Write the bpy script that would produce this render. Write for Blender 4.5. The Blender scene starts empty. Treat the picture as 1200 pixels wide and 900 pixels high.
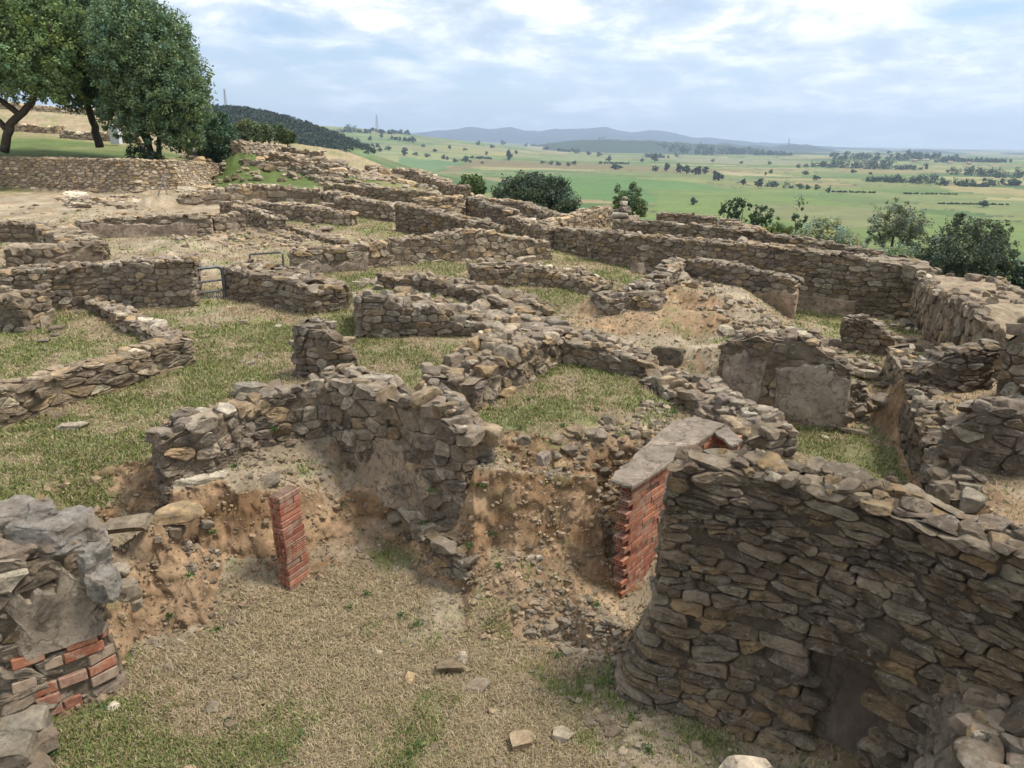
import bpy, math, random
import numpy as np
from mathutils import Matrix, Vector
from mathutils.geometry import delaunay_2d_cdt
RNG = np.random.default_rng(7)
random.seed(7)
sc = bpy.context.scene
COL = sc.collection
# ------------------------------------------------------------------ camera model
F = 880.; CX = 600.; CY = 450.; H = 4.3
PITCH = math.atan(285/F); ROLL = math.radians(0.8)
def ray(px, py):
    x = px-CX; y = py-CY
    c, s = math.cos(ROLL), math.sin(ROLL)
    xr = c*x+s*y; yr = -s*x+c*y
    return xr, F*math.cos(PITCH)-yr*math.sin(PITCH), -F*math.sin(PITCH)-yr*math.cos(PITCH)
def P(px, py, z):
    X, Y, Z = ray(px, py); t = (z-H)/Z
    return (X*t, Y*t, z)
def PD(px, py, d):
    X, Y, Z = ray(px, py); t = d/Y
    return (X*t, Y*t, H+Z*t)
# ------------------------------------------------------------------ noise
def _h(ix, iy, iz, seed):
    n = (ix.astype(np.int64)*374761393 + iy.astype(np.int64)*668265263 + iz.astype(np.int64)*2147483647 + seed*974711) & 0xffffffff
    n = ((n ^ (n >> 13))*1274126177) & 0xffffffff
    n = ((n ^ (n >> 16))*2246822519) & 0xffffffff
    return ((n ^ (n >> 15)) & 0xffffff)/float(0xffffff)
def vn3(x, y, z, seed=0):
    x = np.asarray(x, float); y = np.asarray(y, float)+0*x; z = np.asarray(z, float)+0*x
    ix = np.floor(x); iy = np.floor(y); iz = np.floor(z)
    fx = x-ix; fy = y-iy; fz = z-iz
    fx = fx*fx*(3-2*fx); fy = fy*fy*(3-2*fy); fz = fz*fz*(3-2*fz)
    r = 0
    for a in (0, 1):
        for b in (0, 1):
            for c in (0, 1):
                r = r + (fx if a else 1-fx)*(fy if b else 1-fy)*(fz if c else 1-fz)*_h(ix+a, iy+b, iz+c, seed)
    return r*2-1
def vn2(x, y, seed=0):
    x = np.asarray(x, float); y = np.asarray(y, float)+0*x
    ix = np.floor(x); iy = np.floor(y); z = np.zeros_like(ix)
    fx = x-ix; fy = y-iy
    fx = fx*fx*(3-2*fx); fy = fy*fy*(3-2*fy)
    r = 0
    for a in (0, 1):
        for b in (0, 1):
            r = r + (fx if a else 1-fx)*(fy if b else 1-fy)*_h(ix+a, iy+b, z, seed)
    return r*2-1
def fbm2(x, y, seed=0, o=4):
    r = 0; a = .5
    for i in range(o):
        r = r + a*vn2(x*2**i+i*17.3, y*2**i-i*9.1, seed+i); a *= .5
    return r
def sstep(a, b, x):
    t = np.clip((x-a)/(b-a), 0, 1); return t*t*(3-2*t)
# ------------------------------------------------------------------ mesh accumulator
class Acc:
    def __init__(s): s.v = []; s.c = []; s.f3 = []; s.f4 = []; s.m3 = []; s.m4 = []; s.n = 0
    def add(s, v, q=None, t=None, col=(.3, .3, .3), mat=0):
        v = np.asarray(v, float).reshape(-1, 3); s.v.append(v)
        c = np.asarray(col, float)
        s.c.append(np.broadcast_to(c, (len(v), 3)) if c.ndim == 1 else c)
        if q is not None and len(q): q = np.asarray(q, int).reshape(-1, 4); s.f4.append(q+s.n); s.m4.append(np.full(len(q), mat))
        if t is not None and len(t): t = np.asarray(t, int).reshape(-1, 3); s.f3.append(t+s.n); s.m3.append(np.full(len(t), mat))
        s.n += len(v)
    def build(s, name, mats, parent=None, smooth=False):
        me = bpy.data.meshes.new(name)
        v = np.concatenate(s.v); c = np.concatenate(s.c)
        q = np.concatenate(s.f4) if s.f4 else np.zeros((0, 4), int)
        t = np.concatenate(s.f3) if s.f3 else np.zeros((0, 3), int)
        m = np.concatenate([*s.m4, *s.m3]) if (s.m4 or s.m3) else np.zeros(0, int)
        nq, nt = len(q), len(t)
        me.vertices.add(len(v)); me.vertices.foreach_set('co', v.astype(np.float32).ravel())
        me.loops.add(nq*4+nt*3); me.loops.foreach_set('vertex_index', np.concatenate([q.ravel(), t.ravel()]).astype(np.int32))
        me.polygons.add(nq+nt)
        st = np.concatenate([np.arange(nq)*4, nq*4+np.arange(nt)*3]).astype(np.int32)
        me.polygons.foreach_set('loop_start', st)
        me.polygons.foreach_set('material_index', m.astype(np.int32))
        me.polygons.foreach_set('use_smooth', np.full(nq+nt, bool(smooth)))
        a = me.color_attributes.new('tint', 'FLOAT_COLOR', 'POINT')
        a.data.foreach_set('color', np.concatenate([c, np.ones((len(c), 1))], 1).astype(np.float32).ravel())
        me.update(calc_edges=True); me.validate()
        for mm in (mats if isinstance(mats, (list, tuple)) else [mats]): me.materials.append(mm)
        o = bpy.data.objects.new(name, me); COL.objects.link(o)
        if parent is not None: o.parent = parent
        return o
def tag(o, label=None, cat=None, group=None, kind=None):
    if label: o['label'] = label
    if cat: o['category'] = cat
    if group: o['group'] = group
    if kind: o['kind'] = kind
    return o
def empty(name, loc=(0, 0, 0), rz=0):
    o = bpy.data.objects.new(name, None); COL.objects.link(o); o.location = loc; o.rotation_euler = (0, 0, rz); o.empty_display_size = .2
    return o
def local(acc, loc):
    for v in range(len(acc.v)): acc.v[v] = acc.v[v]-np.array(loc)
    return acc
# ------------------------------------------------------------------ materials
def mat(name, build, rough=.9):
    m = bpy.data.materials.new(name); m.use_nodes = True
    nt = m.node_tree; b = nt.nodes['Principled BSDF']; b.inputs['Roughness'].default_value = rough
    b.inputs['Specular IOR Level'].default_value = .25
    build(nt, b); return m
def N(nt, t, **k):
    n = nt.nodes.new(t)
    for a, v in k.items():
        if a in n.inputs.keys(): n.inputs[a].default_value = v
        else: setattr(n, a, v)
    return n
def noise(nt, scale, detail=6, rough=.6, vec=None, dist=0):
    n = N(nt, 'ShaderNodeTexNoise'); n.inputs['Scale'].default_value = scale; n.inputs['Detail'].default_value = detail
    n.inputs['Roughness'].default_value = rough; n.inputs['Distortion'].default_value = dist
    if vec is not None: nt.links.new(vec, n.inputs['Vector'])
    return n.outputs['Fac']
def ramp(nt, fac, pts):
    r = N(nt, 'ShaderNodeValToRGB'); nt.links.new(fac, r.inputs['Fac'])
    e = r.color_ramp.elements
    while len(e) > 1: e.remove(e[-1])
    e[0].position = pts[0][0]; e[0].color = tuple(pts[0][1])+(1,)
    for p, c in pts[1:]:
        x = e.new(p); x.color = tuple(c)+(1,)
    return r.outputs['Color']
def g3(x): return (x, x, x)
def mix(nt, a, b, fac, mode='MIX'):
    m = N(nt, 'ShaderNodeMix', data_type='RGBA', blend_type=mode)
    for sock, v in ((m.inputs['Factor'], fac), (m.inputs[6], a), (m.inputs[7], b)):
        if isinstance(v, (int, float)): sock.default_value = v
        elif isinstance(v, tuple): sock.default_value = v+(1,)
        else: nt.links.new(v, sock)
    return m.outputs[2]
def bump(nt, b, h, strength=.5, dist=.02, prev=None):
    n = N(nt, 'ShaderNodeBump'); n.inputs['Strength'].default_value = strength; n.inputs['Distance'].default_value = dist
    nt.links.new(h, n.inputs['Height'])
    if prev is not None: nt.links.new(prev, n.inputs['Normal'])
    if b is not None: nt.links.new(n.outputs['Normal'], b.inputs['Normal'])
    return n.outputs['Normal']
def wpos(nt):
    return N(nt, 'ShaderNodeNewGeometry').outputs['Position']
def tint(nt):
    n = N(nt, 'ShaderNodeVertexColor'); n.layer_name = 'tint'; return n.outputs['Color']
def b_stone(nt, b):
    p = wpos(nt); t = tint(nt)
    a = ramp(nt, noise(nt, 7, 8, .7, p), [(.30, g3(.45)), (.5, g3(1.0)), (.70, g3(1.65))])
    c = mix(nt, t, a, 1., 'MULTIPLY')
    och = ramp(nt, noise(nt, 3.1, 5, .6, p), [(.52, g3(0)), (.68, g3(.5))])
    c = mix(nt, c, (.30, .20, .115), och)
    lich = ramp(nt, noise(nt, 15, 7, .78, p, 1.0), [(.55, g3(0)), (.63, g3(.75))])
    c = mix(nt, c, (.44, .41, .355), lich)
    dark = ramp(nt, noise(nt, 11, 7, .7, p, .6), [(.32, g3(.85)), (.43, g3(0))])
    c = mix(nt, c, (.05, .043, .035), dark)
    nt.links.new(c, b.inputs['Base Color'])
    n1 = bump(nt, None, noise(nt, 14, 14, .85, p), 1., .06)
    vo = N(nt, 'ShaderNodeTexVoronoi'); vo.inputs['Scale'].default_value = 16; nt.links.new(p, vo.inputs['Vector'])
    n2 = bump(nt, None, vo.outputs['Distance'], .35, .02, n1)
    bump(nt, b, noise(nt, 60, 8, .85, p), 1., .02, n2)
def b_mortar(nt, b):
    p = wpos(nt); t = tint(nt)
    a = ramp(nt, noise(nt, 9, 8, .7, p), [(.3, g3(.55)), (.7, g3(1.4))])
    nt.links.new(mix(nt, t, a, 1., 'MULTIPLY'), b.inputs['Base Color'])
    bump(nt, b, noise(nt, 40, 10, .8, p), .9, .03)
def b_ground(nt, b):
    p = wpos(nt); t = tint(nt)
    a = ramp(nt, noise(nt, 14, 9, .75, p), [(.25, g3(.55)), (.5, g3(1.0)), (.75, g3(1.4))])
    a2 = ramp(nt, noise(nt, .9, 4, .6, p), [(.3, g3(.85)), (.7, g3(1.15))])
    c = mix(nt, mix(nt, t, a, 1., 'MULTIPLY'), a2, 1., 'MULTIPLY')
    nt.links.new(c, b.inputs['Base Color'])
    n1 = bump(nt, None, noise(nt, 9, 12, .78, p), .8, .06)
    bump(nt, b, noise(nt, 70, 6, .8, p), .8, .012, n1)
def b_tint(nt, b):
    nt.links.new(tint(nt), b.inputs['Base Color'])
def b_leaf(nt, b):
    t = tint(nt); nt.links.new(t, b.inputs['Base Color'])
    b.inputs['Subsurface Weight'].default_value = 0
    tr = N(nt, 'ShaderNodeBsdfTranslucent'); nt.links.new(t, tr.inputs['Color'])
    ms = N(nt, 'ShaderNodeMixShader'); ms.inputs[0].default_value = .25
    nt.links.new(b.outputs[0], ms.inputs[1]); nt.links.new(tr.outputs[0], ms.inputs[2])
    nt.links.new(ms.outputs[0], nt.nodes['Material Output'].inputs['Surface'])
def b_plaster(nt, b):
    p = wpos(nt); t = tint(nt)
    a = ramp(nt, noise(nt, 2.6, 10, .75, p, .8), [(.32, g3(.4)), (.46, g3(.9)), (.56, g3(1.15)), (.66, g3(1.7))])
    c = mix(nt, t, a, 1., 'MULTIPLY')
    st = ramp(nt, noise(nt, 12, 6, .7, p), [(.52, g3(0)), (.62, g3(.65))])
    c = mix(nt, c, (.10, .078, .055), st)
    vm = N(nt, 'ShaderNodeVectorMath', operation='ADD'); nt.links.new(p, vm.inputs[0]); nn = N(nt, 'ShaderNodeTexNoise'); nn.inputs['Scale'].default_value = 5; nt.links.new(p, nn.inputs['Vector']); vs = N(nt, 'ShaderNodeVectorMath', operation='SCALE'); vs.inputs['Scale'].default_value = .35; nt.links.new(nn.outputs['Color'], vs.inputs[0]); nt.links.new(vs.outputs[0], vm.inputs[1])
    vo = N(nt, 'ShaderNodeTexVoronoi', feature='DISTANCE_TO_EDGE'); vo.inputs['Scale'].default_value = 1.5; nt.links.new(vm.outputs[0], vo.inputs['Vector'])
    c = mix(nt, c, (.06, .045, .033), ramp(nt, vo.outputs['Distance'], [(.004, g3(.55)), (.016, g3(0))]))
    nt.links.new(c, b.inputs['Base Color'])
    n1 = bump(nt, None, noise(nt, 6, 9, .75, p), .6, .05)
    bump(nt, b, noise(nt, 60, 6, .75, p), .6, .01, n1)
def b_brick(nt, b):
    p = wpos(nt); t = tint(nt)
    a = ramp(nt, noise(nt, 16, 7, .7, p), [(.3, g3(.6)), (.7, g3(1.3))])
    c = mix(nt, t, a, 1., 'MULTIPLY')
    d = ramp(nt, noise(nt, 8, 8, .75, p), [(.49, g3(0)), (.60, g3(.85))])
    c = mix(nt, c, (.31, .235, .17), d)
    nt.links.new(c, b.inputs['Base Color'])
    w = N(nt, 'ShaderNodeTexWave'); w.wave_type = 'BANDS'; w.bands_direction = 'Z'; w.inputs['Scale'].default_value = 28; w.inputs['Distortion'].default_value = .3
    nt.links.new(p, w.inputs['Vector'])
    n1 = bump(nt, None, w.outputs['Fac'], .35, .006)
    bump(nt, b, noise(nt, 60, 6, .7, p), .5, .006, n1)
def b_bark(nt, b):
    p = wpos(nt)
    nt.links.new(ramp(nt, noise(nt, 6, 8, .7, p), [(.3, (.03, .024, .018)), (.7, (.11, .09, .07))]), b.inputs['Base Color'])
    bump(nt, b, noise(nt, 20, 8, .7, p), .8, .03)
M = {}
M['stone'] = mat('rubble stone', b_stone, .92); M['mortar'] = mat('earth mortar', b_mortar, .97)
M['ground'] = mat('ground', b_ground, .97); M['grass'] = mat('grass blade', b_leaf, .7); M['leaf'] = mat('leaf', b_leaf, .6)
M['plaster'] = mat('old render', b_plaster, .92); M['brick'] = mat('red brick', b_brick, .85)
M['bark'] = mat('bark', b_bark, .9); M['tint'] = mat('plain paint', b_tint, .8)
def b_metal(nt, b):
    p = wpos(nt)
    nt.links.new(ramp(nt, noise(nt, 9, 5, .6, p), [(.3, (.07, .075, .08)), (.7, (.15, .155, .16))]), b.inputs['Base Color'])
    b.inputs['Metallic'].default_value = .6
M['metal'] = mat('grey iron', b_metal, .5)
# ------------------------------------------------------------------ rocks
def ico(sub):
    import bmesh
    bm = bmesh.new(); bmesh.ops.create_icosphere(bm, subdivisions=sub, radius=1)
    v = np.array([x.co[:] for x in bm.verts]); f = np.array([[q.index for q in g.verts] for g in bm.faces]); bm.free()
    return v, f
ICO = {1: ico(1), 2: ico(2), 3: ico(3), 4: ico(4)}
PAL = np.array([(.235, .20, .165), (.20, .165, .13), (.27, .235, .195), (.25, .195, .135), (.18, .15, .13), (.21, .17, .14), (.33, .30, .255), (.29, .215, .135)])
PAL_W = np.array([.24, .17, .17, .13, .10, .07, .07, .05]); PAL_W = PAL_W/PAL_W.sum()
def stone_cols(n, rng, bright=1., warm=0.):
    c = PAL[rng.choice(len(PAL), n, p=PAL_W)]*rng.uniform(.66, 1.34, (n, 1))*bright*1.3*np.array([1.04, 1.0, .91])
    c = c*(1+np.array([.12, 0, -.22])*warm)
    return c
def rocks(acc, cen, size, rng, lod=2, cols=None, tilt=.25, rz=None, mat=0, ncut=7, bright=1., warm=0, rough=0):
    """many chiselled boulders: clipped, dented spheres"""
    cen = np.asarray(cen, float).reshape(-1, 3); n = len(cen)
    if n == 0: return
    size = np.asarray(size, float).reshape(-1, 3)
    v0, f = ICO[lod]
    v = np.repeat((v0*1.32)[None], n, 0)
    for k in range(ncut):
        nv = rng.normal(size=(n, 3)); nv /= np.linalg.norm(nv, axis=1)[:, None]
        if k < 2: nv = np.array([0, 0, 1 if k == 0 else -1])+.22*nv; nv /= np.linalg.norm(nv, axis=1)[:, None]
        elif k < 6:
            a = (k-2)*math.pi/2+rng.normal(0, .25, n); nv = np.stack([np.cos(a), np.sin(a), rng.normal(0, .2, n)], 1); nv /= np.linalg.norm(nv, axis=1)[:, None]
        d = rng.uniform(.66, .95, n)
        if k >= 6: d = rng.uniform(.85, 1.1, n)
        pr = np.einsum('nvi,ni->nv', v, nv)-d[:, None]
        v -= np.maximum(pr, 0)[..., None]*nv[:, None, :]
    off = rng.uniform(0, 100, (n, 3))
    q = v*1.9+off[:, None]
    if lod >= 2:
        dn = vn3(q[..., 0], q[..., 1], q[..., 2], 3)*.07
        if lod >= 3: dn = dn+vn3(q[..., 0]*2.7, q[..., 1]*2.7, q[..., 2]*2.7, 5)*.045
        v = v*(1+dn[..., None])
    if rough: v = v*(1+rough*(vn3(q[..., 0]*1.6, q[..., 1]*1.6, q[..., 2]*1.6, 13)*.6+vn3(q[..., 0]*5, q[..., 1]*5, q[..., 2]*5, 14)*.3+vn3(q[..., 0]*12, q[..., 1]*12, q[..., 2]*12, 15)*.16))[..., None]
    v = v*size[:, None, :]*.95
    rz = rng.uniform(0, 6.28, n) if rz is None else np.asarray(rz)
    tx = rng.normal(0, tilt, n); ty = rng.normal(0, tilt, n)
    def rot(v, a, i, j):
        c, s = np.cos(a)[:, None], np.sin(a)[:, None]; w = v.copy()
        w[..., i] = c*v[..., i]-s*v[..., j]; w[..., j] = s*v[..., i]+c*v[..., j]; return w
    v = rot(v, tx, 1, 2); v = rot(v, ty, 0, 2); v = rot(v, rz, 0, 1)
    v = v+cen[:, None]
    if cols is None: cols = stone_cols(n, rng, bright, warm)
    nv_ = len(v0)
    ff = (f[None]+(np.arange(n)*nv_)[:, None, None]).reshape(-1, 3)
    acc.add(v.reshape(-1, 3), t=ff, col=np.repeat(cols, nv_, 0), mat=mat)
# ------------------------------------------------------------------ wall specs (near edge traced, then real thickness)
def wpts(pts):
    out = []
    for p in pts:
        if p[2] == 't':
            x, y, zt = P(p[0], p[1], p[3]); zb = p[4]
        elif p[2] == 'w':                      # world: (x, y, 'w', zt, zb)
            x, y, zt, zb = p[0], p[1], p[3], p[4]
        else:
            x, y, zb = P(p[0], p[2], p[3])
            X, Y, Z = ray(p[0], p[1]); zt = H+Z*y/Y
        out.append((x, y, zt, zb))
    return out
WALLS = []
def W(label, pts, th=.5, zf=None, side=None, group=None, **k):
    w = dict(label=label, pts=wpts(pts), th=th, zf=zf, group=group, **k)
    a, b = w['pts'][0], w['pts'][-1]
    i = len(w['pts'])//2
    a, b = w['pts'][max(0, i-1)], w['pts'][min(len(w['pts'])-1, i)]
    dx, dy = b[0]-a[0], b[1]-a[1]; L = math.hypot(dx, dy)
    nx, ny = -dy/L, dx/L
    s = 1 if nx*a[0]+ny*a[1] > 0 else -1
    if side is not None: s = side
    w['s'] = s
    WALLS.append(w); return w
GR = 'remains of rubble stone walls'
GF = 'low rubble walls in the distance'
# foreground
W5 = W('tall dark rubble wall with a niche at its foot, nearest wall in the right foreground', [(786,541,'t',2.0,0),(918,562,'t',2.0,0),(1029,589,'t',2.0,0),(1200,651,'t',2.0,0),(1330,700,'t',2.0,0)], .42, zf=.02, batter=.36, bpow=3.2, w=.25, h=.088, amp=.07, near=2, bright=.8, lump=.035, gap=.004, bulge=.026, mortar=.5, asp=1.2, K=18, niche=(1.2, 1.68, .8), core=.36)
W6 = W('sloping lichen grey stone wall butting against the foot of the tall dark wall', [(1108,770,'t',1.08,0),(1131,838,'t',1.08,0),(1142,930,'t',1.06,0),(1150,1100,'t',1.0,0)], .9, zf=1.0, batter=.25, w=.3, h=.16, near=2, amp=.06, bright=.95, topsize=1.05)
W13 = W('broken wall end with a patched brick corner, in the near left corner', [(-5.6,4.75,'w',1.56,0),(-4.35,4.85,'w',1.54,0),(-3.74,4.74,'w',1.46,0),(-3.32,5.12,'w',1.3,0)], .55, zf=.95, side=1, batter=.15, w=.3, h=.15, near=2, amp=.08, bright=.95)
W1 = W('tall curved rubble wall with boulders on top, running down into the grassy pit', [(197,520,572,.95),(250,497,560,.95),(300,478,527,.95),(345,462,515,.95),(388,447,512,.93),(425,455,562,.55),(470,463,606,.22),(512,478,611,.36),(543,510,614,.48)], .46, zf=1.05, w=.24, h=.15, near=2, amp=.12, topsize=1.25, bright=1.0, batter=.06)
W1F = W('low stone footing leading down from the tall curved wall to the pit floor', [(462,600,618,.12),(500,630,668,0),(547,656,694,0)], .3, zf=.36, w=.2, h=.09, near=2, amp=.03, bright=.95)
W2 = W('rubble wall with upright slabs along the grass platform beside the brick partition', [(558,447,485,1.1),(585,428,469,1.1),(612,404,453,1.1),(660,393,424,1.1)], .82, zf=1.1, w=.26, h=.2, near=2, amp=.12, topsize=1.2)
WP = W('short squared pillar stump of rubble on the left grass', [(345,380,441,1.05),(380,382,447,1.05),(417,412,444,1.06)], .45, zf=1.08, near=1, amp=.07, w=.24, h=.14)
W4 = W('broad tumbled rubble wall across the middle of the ruins', [(419,348,397,1.1),(470,355,395,1.1),(520,364,394,1.1),(573,380,395,1.1),(640,392,405,1.1)], .9, zf=1.25, near=1, amp=.1, w=.27, h=.15, topsize=1.2)
W4B = W('low spread line of rubble just behind the broad tumbled wall', [(440,320,334,1.3),(500,327,343,1.28),(560,342,356,1.22),(620,368,378,1.12)], .6, zf=1.12, near=1, amp=.12, w=.28, h=.14, topsize=1.1)
W3 = W('low kerb of rubble bordering the far side of the grass platform', [(658,396,426,1.1),(700,410,432,1.1),(750,426,441,1.1)], .6, zf=1.0, near=1, amp=.06, w=.24, h=.12, topsize=1.1)
W3B = W('collapsed heap of rubble leading to the brick partition', [(748,434,449,1.08),(800,458,477,1.06),(866,502,526,1.0)], .75, zf=.75, near=1, amp=.17, w=.24, h=.13, topsize=1.2)
W9 = W('plastered grey wall with a rubble top, facing the small grass room', [(838,402,460,.6),(877,392,490,.3),(933,397,498,.3),(985,430,505,.3)], .55, zf=1.12, near=1, amp=.08, w=.26, h=.14, bright=.85, topsize=1.1, bulge=.012)
W9B = W('stepped stub of thin stones at the end of the plastered grey wall', [(983,440,502,.3),(1014,458,486,.42)], .5, zf=.6, near=1, amp=.12, w=.2, h=.07)
L1 = W('short stack of thin stones before the corner of the back wall', [(983,377,410,.75),(1010,374,413,.75),(1046,396,417,.75)], .45, zf=.6, near=1, amp=.09, w=.2, h=.08, bright=.8)
L2 = W('narrow low wall running down from the short stone stack', [(1036,403,440,.6),(1060,446,470,.55)], .35, zf=.85, near=1, w=.2, h=.1)
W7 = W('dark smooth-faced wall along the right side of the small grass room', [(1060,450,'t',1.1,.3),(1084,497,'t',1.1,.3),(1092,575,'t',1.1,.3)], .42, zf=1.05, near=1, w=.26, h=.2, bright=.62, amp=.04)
LE = W('short rubble crosswall standing on the earth ledge', [(1073,436,457,1.05),(1100,413,457,1.05),(1162,404,457,1.05)], .35, zf=1.08, near=1, w=.22, h=.09, amp=.09, bright=.8)
WR = W('rubble wall of large blocks at the right edge behind the tall dark wall', [(1098,497,547,1.05),(1147,480,558,1.05),(1225,472,560,1.05),(1330,470,570,1.05)], .5, zf=1.1, near=1, w=.3, h=.15, amp=.1, bright=.75, topsize=1.2)
W8 = W('long wide wall with an earthen top along the right edge of the site', [(1063,318,378,.4),(1083,342,398,.7),(1120,354,424,1.0),(1154,390,442,1.05)], 1.7, zf=.8, near=1, w=.2, h=.22, amp=.07, earthtop=True, bright=.85)
W8B = W('higher block of wall closing the long wide wall at the right edge', [(1160,396,474,1.05),(1188,378,482,1.05),(1250,370,492,1.05)], 1.1, zf=1.0, near=1, w=.26, h=.2, amp=.07, bright=.85)
# middle distance
WF = W('folded rubble wall with a sharp corner in the centre of the site', [(345,294,322,1.15),(400,291,319,1.15),(470,281,311,1.15),(563,270,304,1.2),(600,277,305,1.1),(646,284,306,1.0)], .5, zf=1.2, near=1, amp=.05, w=.3, h=.14)
WS = W('low rubble spur sloping down before the folded wall', [(558,311,338,1.05),(620,308,335,1.02),(660,316,338,1.0),(695,333,347,1.0)], .6, near=1, amp=.13, w=.28, h=.15, topsize=1.1)
W10 = W('long coursed stone back wall, partly plastered at its right foot', [(650,267,293,1.0),(700,272,305,.95),(750,277,318,.85),(800,281,330,.75),(900,289,358,.45),(987,301,373,.35),(1064,313,376,.35)], .6, zf=1.15, near=1, amp=.05, w=.30, h=.115, bright=.78)
WE = W('short thick wall beside the iron gate, on its right', [(265,311,350,1.1),(320,323,358,1.1),(371,340,371,1.1)], .8, zf=1.12, near=1, amp=.05, w=.26, h=.13, bright=.9)
WC = W('rubble wall beside the iron gate, on its left', [(-60,322,372,1.05),(0,320,368,1.05),(60,316,365,1.05),(130,311,360,1.05),(180,306,360,1.1),(229,304,360,1.1)], .55, zf=1.3, near=1, amp=.06, w=.28, h=.12)
WCB = W('crumbling buttress stub against the wall left of the gate', [(30,352,390,1.03),(64,340,378,1.05)], .9, near=1, amp=.12, w=.26, h=.15)
D1 = W('low inner arm of the pointed stone kerb on the left grass', [(98,350,360,1.06),(140,369,384,1.05),(193,396,412,1.05)], .34, near=1, amp=.04, w=.26, h=.08, bright=1.1, warm=.3)
D2 = W('low outer arm of the pointed stone kerb, running to the left edge', [(229,396,427,1.05),(187,404,438,1.05),(130,423,460,1.04),(80,438,475,1.02),(0,459,503,1.0),(-70,480,530,1.0)], .34, zf=1.03, near=1, amp=.05, w=.27, h=.085, bright=1.1, warm=.3)
B1 = W('back side of the squared block enclosure at the left edge', [(-60,262,283,1.4),(0,262,283,1.4),(46,263,284,1.4)], .45, near=0, amp=.03, w=.6, h=.2, bright=.75)
B2 = W('slanting side of the squared block enclosure at the left edge', [(44,265,286,1.4),(84,288,308,1.32)], .9, near=0, amp=.02, w=.4, h=.2, bright=.9)
B3 = W('front of the squared block enclosure at the left edge', [(8,292,315,1.3),(60,290,314,1.3),(122,285,307,1.32)], .55, near=0, amp=.04, w=.5, h=.28, bright=1.)
WA = W('straight plastered wall on the sandy ground below the trees', [(92,258,279,1.5),(170,254,277,1.5),(250,252,275,1.5)], .55, near=0, amp=.03, w=.4, h=.14, bright=1.05)
WA2 = W('rough end of blocks continuing the straight plastered wall', [(252,253,273,1.5),(288,250,270,1.5)], .5, near=0, amp=.12, w=.4, h=.25)
A3 = W('slanting near side of the small roofless room right of the plastered wall', [(257,236,250,1.65),(290,244,262,1.6),(323,256,272,1.52)], .4, near=0, amp=.04)
A4 = W('long back side of the small roofless room right of the plastered wall', [(262,235,252,1.7),(361,241,260,1.6),(410,251,265,1.55)], .45, near=0, amp=.05)
A5 = W('thin kerb of stones on the ground behind the handrail', [(323,262,268,1.45),(398,282,289,1.32)], .35, near=0, amp=.03)
RW = W('long retaining wall of pale rubble under the big trees', [(-140,182,222,1.9),(0,184,222,1.9),(100,186,225,1.9),(160,187,227,1.9),(207,188,226,1.9),(277,193,214,1.9)], .7, zf=3.15, near=0, w=.32, h=.13, amp=.06, bright=1.15, warm=.3, batter=.25)
RR = W('row of big rough boulders holding up the small green lawn', [(212,232,242,1.75),(265,222,239,1.75),(320,218,237,1.72),(375,222,239,1.7)], .6, zf=2.25, near=0, w=.75, h=.35, amp=.1, warm=.2)
H = H
def far_w(label, pts, th=.55, **k):
    k.setdefault('w', .42); k.setdefault('h', .17); k.setdefault('amp', .11)
    W(label, pts, th, near=0, group=GF, **k)
W('steep rubble edge climbing the hill behind the dark green shrub', [(-15.55,43.7,'w',3.0,2.1), (-17.2,50,'w',3.7,2.5), (-19,57,'w',4.0,3.)], 1.5, zf=3.3, side=1, near=0, w=.45, h=.2, amp=.2, bright=1.05, warm=.3)
far_w('low wall along the back of the small green lawn', [(280,199,205,2.35),(340,203,209,2.3),(432,214,221,2.15)])
far_w('rubble line on the hill slope just above the lawn wall', [(285,186,198,2.8),(330,190,200,2.7),(400,200,209,2.4)], amp=.2)
far_w('middle rubble line on the hill slope behind the lawn', [(290,175,186,3.2),(350,184,194,2.95),(420,198,207,2.45)], amp=.2)
far_w('topmost rubble line on the crest of the hill slope', [(283,166,178,3.6),(330,171,182,3.35),(372,178,190,3.05)], amp=.2)
far_w('small ruined block on the slope crest, left one of the two', [(428,193,207,2.1),(453,201,212,2.0)], .9)
far_w('small ruined block on the slope crest, right one of the two', [(461,197,213,2.0),(485,200,216,1.95),(513,211,222,1.9)], .9)
far_w('dark far wall below the two small ruined blocks', [(380,215,226,1.95),(440,218,236,1.8),(512,226,242,1.65)], bright=.8)
far_w('pale rubble wall left of the long dark diagonal wall', [(392,229,250,1.55),(462,239,260,1.48)])
far_w('rubble wall stretching behind the roofless room to the right', [(370,224,236,1.75),(400,228,242,1.7)])
far_w('short dark wall standing before the dark dome tree on its left', [(513,213,228,1.75),(540,219,234,1.7)], bright=.8)
far_w('long dark diagonal wall left of the folded wall corner', [(464,238,272,1.3),(515,250,'t',2.05,1.25),(568,264,'t',1.92,1.2)], amp=.04, bright=.7)  # shade on the side turned from the sun is put into the stone colour
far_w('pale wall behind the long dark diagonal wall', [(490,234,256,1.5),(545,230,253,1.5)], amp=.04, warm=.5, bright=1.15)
far_w('dark left side of the square cell below the dark dome tree', [(545,230,254,1.45),(592,247,266,1.3)], amp=.05, bright=.75)  # darker stone paints in the shade on this left-facing side
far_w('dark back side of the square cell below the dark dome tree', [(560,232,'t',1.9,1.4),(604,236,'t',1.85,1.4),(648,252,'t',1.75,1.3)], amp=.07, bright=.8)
far_w('pale sunlit wall slanting up to the small rubble pyramid', [(640,262,285,1.12),(680,251,275,1.2),(716,242,264,1.25)], amp=.05, warm=.5, bright=1.2)  # sunlight on this side is painted in as brighter, warmer stone
far_w('rubble tops in front of the pale sunlit slanting wall', [(590,252,'t',1.75,1.2),(640,267,'t',1.7,1.1)], amp=.1)
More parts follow.
